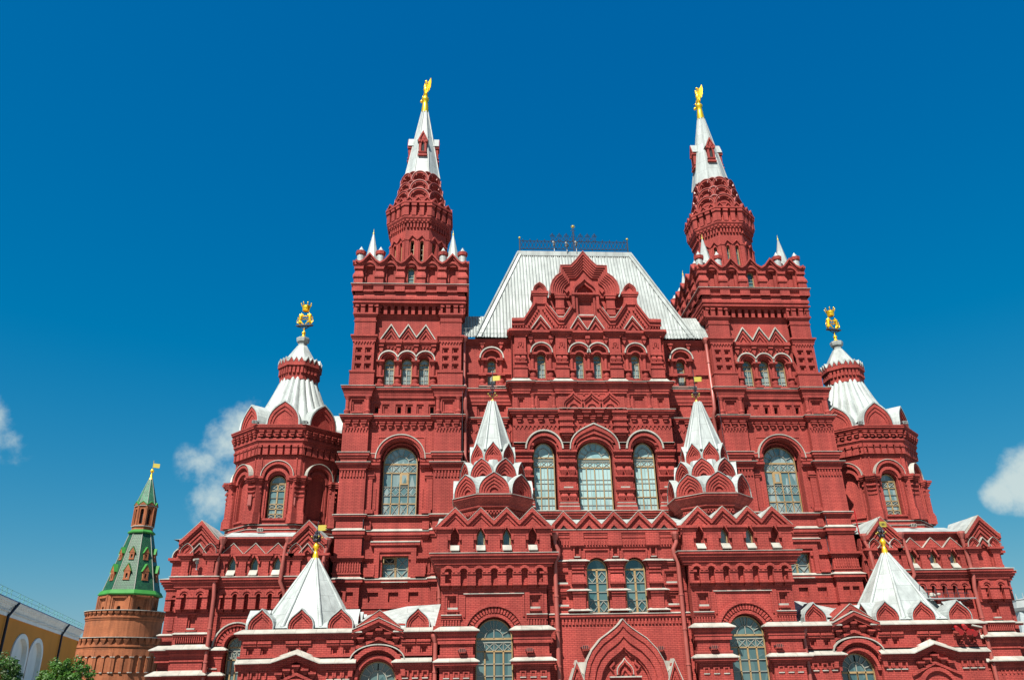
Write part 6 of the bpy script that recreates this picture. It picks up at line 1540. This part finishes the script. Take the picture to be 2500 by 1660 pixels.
# facetted lower body with arcade
FS = octs(kx, ky, 7.25, r0, 16)
h = 7.25*tan(pi/16)
for F in FS:
    box(b, F, -h, h, 0, 4.7, -1, 0); box(b, F, -h, h, 4.7, 8.3, -2, -.98)
    wall(b, F, rect(-h, h, 4.7, 8.3), [{'p': opening(s*h*.45, .42, 4.72, 6.95, 'round', None, 10), 'd': 1.1} for s in (-1, 1)], .12)
    box(c, F, -h, -h*.45-.45, 7.0, 7.14, .1, .2); box(c, F, -h*.45+.45, h*.45-.45, 7.0, 7.14, .1, .2); box(c, F, h*.45+.45, h, 7.0, 7.14, .1, .2)
    box(c, F, -h, -h*.45-.45, 4.62, 4.76, 0, .22); box(c, F, -h*.45+.45, h*.45-.45, 4.62, 4.76, 0, .22); box(c, F, h*.45+.45, h, 4.62, 4.76, 0, .22)
def ringwall(z0, z1, r, zt, rt, n=40):
    lathe(b, kx, ky, [(r, z0), (r, z1), (rt, z1+.15), (rt, z1+.4), (rt+.12, z1+.45), (rt+.12, z1+.7), (rt, z1+.75)], n, 0, False, cap=False)
    for F in octs(kx, ky, rt, 0, n): hh_ = rt*tan(pi/n); taper(b, F, 0, hh_*.15, hh_*.75, z1+.75, zt-.35, 0, .02, .3, wb=-.3); box(b, F, -hh_*.75, hh_*.75, zt-.35, zt, -.3, .3)
    lathe(b, kx, ky, [(rt, z1+.7), (rt, zt)], n, 0, False, cap=False)
    lathe(c, kx, ky, [(rt+.3, zt-.02), (rt+.45, zt), (rt+.45, zt+.1), (rt-.5, zt+.14)], n, 0, False)
ringwall(4.7, 8.2, 7.2, 10.1, 7.3); ringwall(9.9, 12.9, 6.2, 14.5, 6.3)
FS = octs(kx, ky, 4.55, r0)
h = 4.55*tan(pi/8)
for F in FS:
    wall(b, F, rect(-h, h, 14, 17.2), [{'p': rect(-1.05, 1.05, 14.2, 16.7), 'd': .15, 'in': [{'p': rect(-.85, .85, 14.2, 16.5), 'd': .12, 'in': [{'p': opening(0, .32, 14.4, 15.1, 'round', None, 8), 'd': .4, 'm': 1}]}]}], 0)
    for s in (-1, 1): box(b, F, s*1.6-.2, s*1.6+.2, 14, 17.2, -.1, .12)
    box(b, F, -1.2, 1.2, 16.75, 16.9, 0, .1)
kb = b.build('tower_wall', ['kbrick', 'dark'], kt); c.build('stone_band', 'flash', kt)
g = MB(); Fk = Fr(kx2, ky)
def ko(a_): return [(u, w) for u, w in octpath(a_, 8, r0)]
mould(g, octpath(4.55, 8, r0), [(0, 17.2), (.35, 17.3), (.4, 17.45), (0, 18.1)], True, F=Fr(kx2, ky)); mould(g, octpath(1.78, 8, r0), [(0, 28.2), (.4, 28.3), (.42, 28.5), (0, 28.9)], True, F=Fr(kx2, ky))
g.build('eaves', 'green', kt)
tl = MB(); rb = MB()
for A_, B_ in pyr(tl, kx2, ky, 4.4, 17.9, 1.85, 28.25, rot=r0): bar3(rb, A_, B_, .075, 0, 5)
for A_, B_ in pyr(tl, kx2, ky, 1.72, 33.6, .28, 38.7, m=1, rot=r0): bar3(rb, A_, B_, .05, 0, 5)
tlo = tl.build('tent_roof', ['tile', 'tile2'], kt); rb.build('roof_rib', 'lead', tlo)
for k in range(8):
    for z, s_ in ((19.8, 1.0), (23.4, .8)):
        t_ = r0+k*pi/4; ra = 4.4-(z-17.9)*(2.55/10.35)-.25; F = Fr(kx2+ra*sin(t_), ky-ra*cos(t_), t_); d = MB(); e = MB()
        wall(d, F, rect(-.5*s_, .5*s_, z, z+1.5*s_), [{'p': opening(0, .18*s_, z+.3*s_, z+.95*s_, 'round', None, 8), 'd': .22, 'm': 1}], .35)
        box(d, F, -.5*s_, .5*s_, z, z+1.5*s_, -1.2, .1); box(d, F, -.5*s_, -.2*s_, z, z+1.5*s_, 0, .345); box(d, F, .2*s_, .5*s_, z, z+1.5*s_, 0, .345); box(d, F, -.56*s_, .56*s_, z-.05, z+.12, -.5, .42)
        prism(d, F, [(-.62*s_, z+1.5*s_), (.62*s_, z+1.5*s_), (0, z+2.7*s_)], -1.6, .38); d.build('dormer', ['kbrick', 'dark'], kt)
        strip(e, F, [(-.74*s_, z+1.42*s_), (0, z+2.84*s_), (.74*s_, z+1.42*s_)], [(-.64*s_, z+1.46*s_), (0, z+2.71*s_), (.64*s_, z+1.46*s_)], -1.7, .44); e.build('dormer_roof', 'green', kt)
d = MB(); dc = MB(); FS = octs(kx2, ky, 1.68, r0); h = 1.68*tan(pi/8)
for F in FS:
    wall(d, F, rect(-h, h, 28.7, 33.5), [{'p': opening(0, .3, 29.9, 32.4, 'round', None, 8), 'd': .5, 'm': 1}], 0)
    for s in (-1, 1): box(d, F, s*h-.16, s*h+.16, 29.6, 33.2, -.1, .12)
    prism(d, F, [(-h-.1, 33.4), (h+.1, 33.4), (0, 33.95)], -.5, .25)
    strip(dc, F, [(-h-.2, 33.36), (0, 34.1), (h+.2, 33.36)], [(-h-.1, 33.36), (0, 33.95), (h+.1, 33.36)], -.6, .3)
d.build('lantern', ['kbrick', 'dark'], kt); dc.build('lantern_eaves', 'green', kt)
e = MB(); mould(e, octpath(1.68, 8, r0), [(0, 29.45), (.18, 29.48), (.18, 29.6), (0, 29.64)], True, F=Fr(kx2, ky)); mould(e, octpath(1.68, 8, r0), [(0, 33.2), (.2, 33.22), (.2, 33.32), (0, 33.34)], True, F=Fr(kx2, ky)); e.build('stone_band', 'flash', kt)
e = MB(); lathe(e, kx2, ky, [(.42, 38.5), (.28, 38.8), (.1, 39.9)], 10); ball(e, (kx2, ky, 40.15), .36, 12); e.build('finial', 'gold', kt)
e = MB(); bar3(e, (kx2, ky, 40.3), (kx2, ky, 42.2), .05); prism(e, Fr(kx2, ky), [(.05, 40.85), (1.25, 40.7), (1.25, 41.5), (.05, 41.65)], -.03, .03, back=True); e.build('pennant', 'goldflag', kt)

# ======== yellow arsenal ========
A = Vector((-54.1, 33)); Bv = Vector((-68.5, 85)); dv = (Bv-A).normalized(); ang = atan2(dv.y, dv.x)
FA = Fr(A.x, A.y, ang)                        # u runs away from the camera, outwards to the right
ar = thing('arsenal', 'long ochre building with white cornice and arched white niches, far left', 'building', (A.x, A.y, 0))
b = MB(); T_ = lambda mb: mb
def loc(o): o.location = (-A.x, -A.y, 0); return o
hs = [{'p': opening(u, 3.2, 2.0, 5.6, 'round', 1.75, 16), 'd': .35, 'm': 1, 'rm': 1} for u in (13.4, 21.8, -8, -16.4, 46.5)]
hs = hs[:4]
wall(b, FA, rect(-24, 50.2, 0, 9.1), hs, 0); box(b, FA, -24, 50.2, 0, 10.4, -18, -.9, back=True)
box(b, FA, 50.15, 50.2, 0, 9, -18, 0, back=True)
loc(b.build('wall', ['ochre', 'white'], ar))
c = MB()
for u in (13.4, 21.8, -8, -16.4):
    archi(c, FA, u, 3.2, 3.95, 5.6, 0, .14, 'round', 1.75, 2.25, 18)
    for s in (-1, 1): box(c, FA, min(u+s*3.2, u+s*3.95), max(u+s*3.2, u+s*3.95), 1.5, 5.6, 0, .14)
    archi(c, FA, u, 1.4, 1.7, 3.2, -.82, -.7, 'round', 1.0, 1.25, 14); box(c, FA, u-3.2, u+3.2, 5.5, 5.75, -.8, -.6); box(c, FA, u-3.15, u-2.0, 2, 5.3, -.8, -.7, 1)
loc(c.build('niche_surround', ['white', 'grey'], ar))
c = MB(); pth = [(-24, -18), (-24, 0), (50.2, 0), (50.2, -18)]
mould(c, pth, bands((9.0, 9.3, .12), (9.3, 9.72, .06), (9.72, 9.88, .16), (9.88, 10.05, .24), (10.05, 10.2, .34), (10.2, 10.36, .44), (10.36, 10.46, .5)), F=FA)
for i in range(100):
    u = -23+i*.74; ball(c, FA(u, 9.5, .08), (.26, .26, .15), 6, 0, 4)
loc(c.build('cornice', 'white', ar))
c = MB(); mould(c, pth, [(0, 10.47), (.55, 10.47), (.55, 10.54), (-4, 11.4)], F=FA); loc(c.build('roof', 'blueroof', ar))
c = MB()
for i in range(38):
    u = -23+i*1.95
    if i % 5 == 4: continue
    bar3(c, FA(u, 10.5, .45), FA(u, 11.35, .45), .035, 0, 4); bar3(c, FA(u, 11.35, .45), FA(u, 10.6, -.4), .03, 0, 4)
for z in (10.95, 11.35): bar3(c, FA(-23, z, .45), FA(49.5, z, .45), .02, 0, 4)
loc(c.build('roof_railing', 'verdigris', ar))
for u, dz in ((4.0, 0), (35.0, 0), (-14.0, 0)):
    c = MB(); tube(c, [FA(u+2, 10.45, .55), FA(u, 9.0, .25), FA(u, 0, .25)], .14, 8); loc(c.build('drainpipe', 'iron', ar))

# ======== pale tower, far right ========
t = thing('pale_tower', 'pale tapering tower with a railed lookout, behind the right end of the museum', 'tower', (101.5, 100, 0))
b = MB(); lathe(b, 0, 0, [(8.4, 0), (7.4, 5.2), (6.1, 12.6)], 8, 0, False, rad(10)); b.build('tower_wall', 'paletile', t)
b = MB(); lathe(b, 0, 0, [(5.6, 12.5), (6.3, 12.8), (6.5, 13.3), (5.6, 13.4), (5.4, 14.6), (5.5, 14.8), (4.5, 15.0)], 16, 0, False); lathe(b, 0, 0, [(8.2, 5.0), (8.5, 5.2), (8.5, 5.45), (7.2, 5.6)], 16, 0, False); b.build('lookout', 'paleStone', t)
b = MB()
for i in range(20): th = i*pi/10; bar3(b, (5.2*cos(th), 5.2*sin(th), 14.8), (5.2*cos(th), 5.2*sin(th), 15.9), .05); bar3(b, (8.2*cos(th), 8.2*sin(th), 5.4), (8.2*cos(th), 8.2*sin(th), 6.6), .05); bar3(b, (8.2*cos(th), 8.2*sin(th), 6.5), (8.2*cos(th+pi/10), 8.2*sin(th+pi/10), 6.5), .04)
b.build('railing', 'grey', t)

# ======== trees ========
def tree(x, y, r, zt, label, seed, hue):
    rnd = random.Random(seed); t = thing('leafy_tree', label, 'tree', (x, y, 0), 'trees in front of the yellow building')
    k = MB(); tops = []
    tube(k, [(0, 0, 0), (.05, .02, zt*.25), (.0, .05, zt*.5)], [.22, .17, .13], 8)
    for i in range(11):
        th = i*2.4; e = (cos(th)*r*.75*rnd.uniform(.5, 1), sin(th)*r*.75*rnd.uniform(.5, 1), zt*rnd.uniform(.55, .9)); z0 = zt*rnd.uniform(.25, .5)
        tube(k, [(0, 0, z0), (e[0]*.5, e[1]*.5, (z0+e[2])/2+.2), e], [.09, .06, .02], 6); tops.append(e)
    k.build('trunk', 'bark', t)
    l = MB(); clumps = []
    for i in range(150):
        while True:
            v = Vector((rnd.uniform(-1, 1), rnd.uniform(-1, 1), rnd.uniform(-1, 1)))
            if .35 < v.length < 1: break
        clumps.append((v.x*r, v.y*r, zt*.62+v.z*zt*.36-(v.x*v.x+v.y*v.y)*zt*.06, rnd.uniform(.22, .5)))
    for cx, cy, cz, cr in clumps:
        for j in range(75):
            v = Vector((rnd.gauss(0, 1), rnd.gauss(0, 1), rnd.gauss(0, 1))).normalized()*cr*rnd.uniform(.55, 1.1); p = Vector((cx, cy, cz))+v
            n = (v.normalized()+Vector((rnd.uniform(-.7, .7), rnd.uniform(-.7, .7), rnd.uniform(-.2, .9)))).normalized(); a_ = n.orthogonal().normalized(); a_ = Matrix.Rotation(rnd.uniform(0, 6.28), 3, n) @ a_; c_ = n.cross(a_); s = rnd.uniform(.07, .13)
            l.face([tuple(p-a_*s), tuple(p-c_*s*.55), tuple(p+a_*s), tuple(p+c_*s*.55)])
    l.build('crown', hue, t)
tree(-46.6, 20, 2.6, 5.0, 'full green tree at the left edge below the white niches', 3, 'leafA'); tree(-45.0, 30, 2.3, 4.75, 'bright green tree to the right, between arsenal and round tower', 5, 'leafB')

# ======== ground ========
b = MB(); b.face([(-600, -600, 0), (600, -600, 0), (600, 600, 0), (-600, 600, 0)]); tag(b.build('square', 'paving', None), 'grey stone paved square', 'ground', None, 'structure')
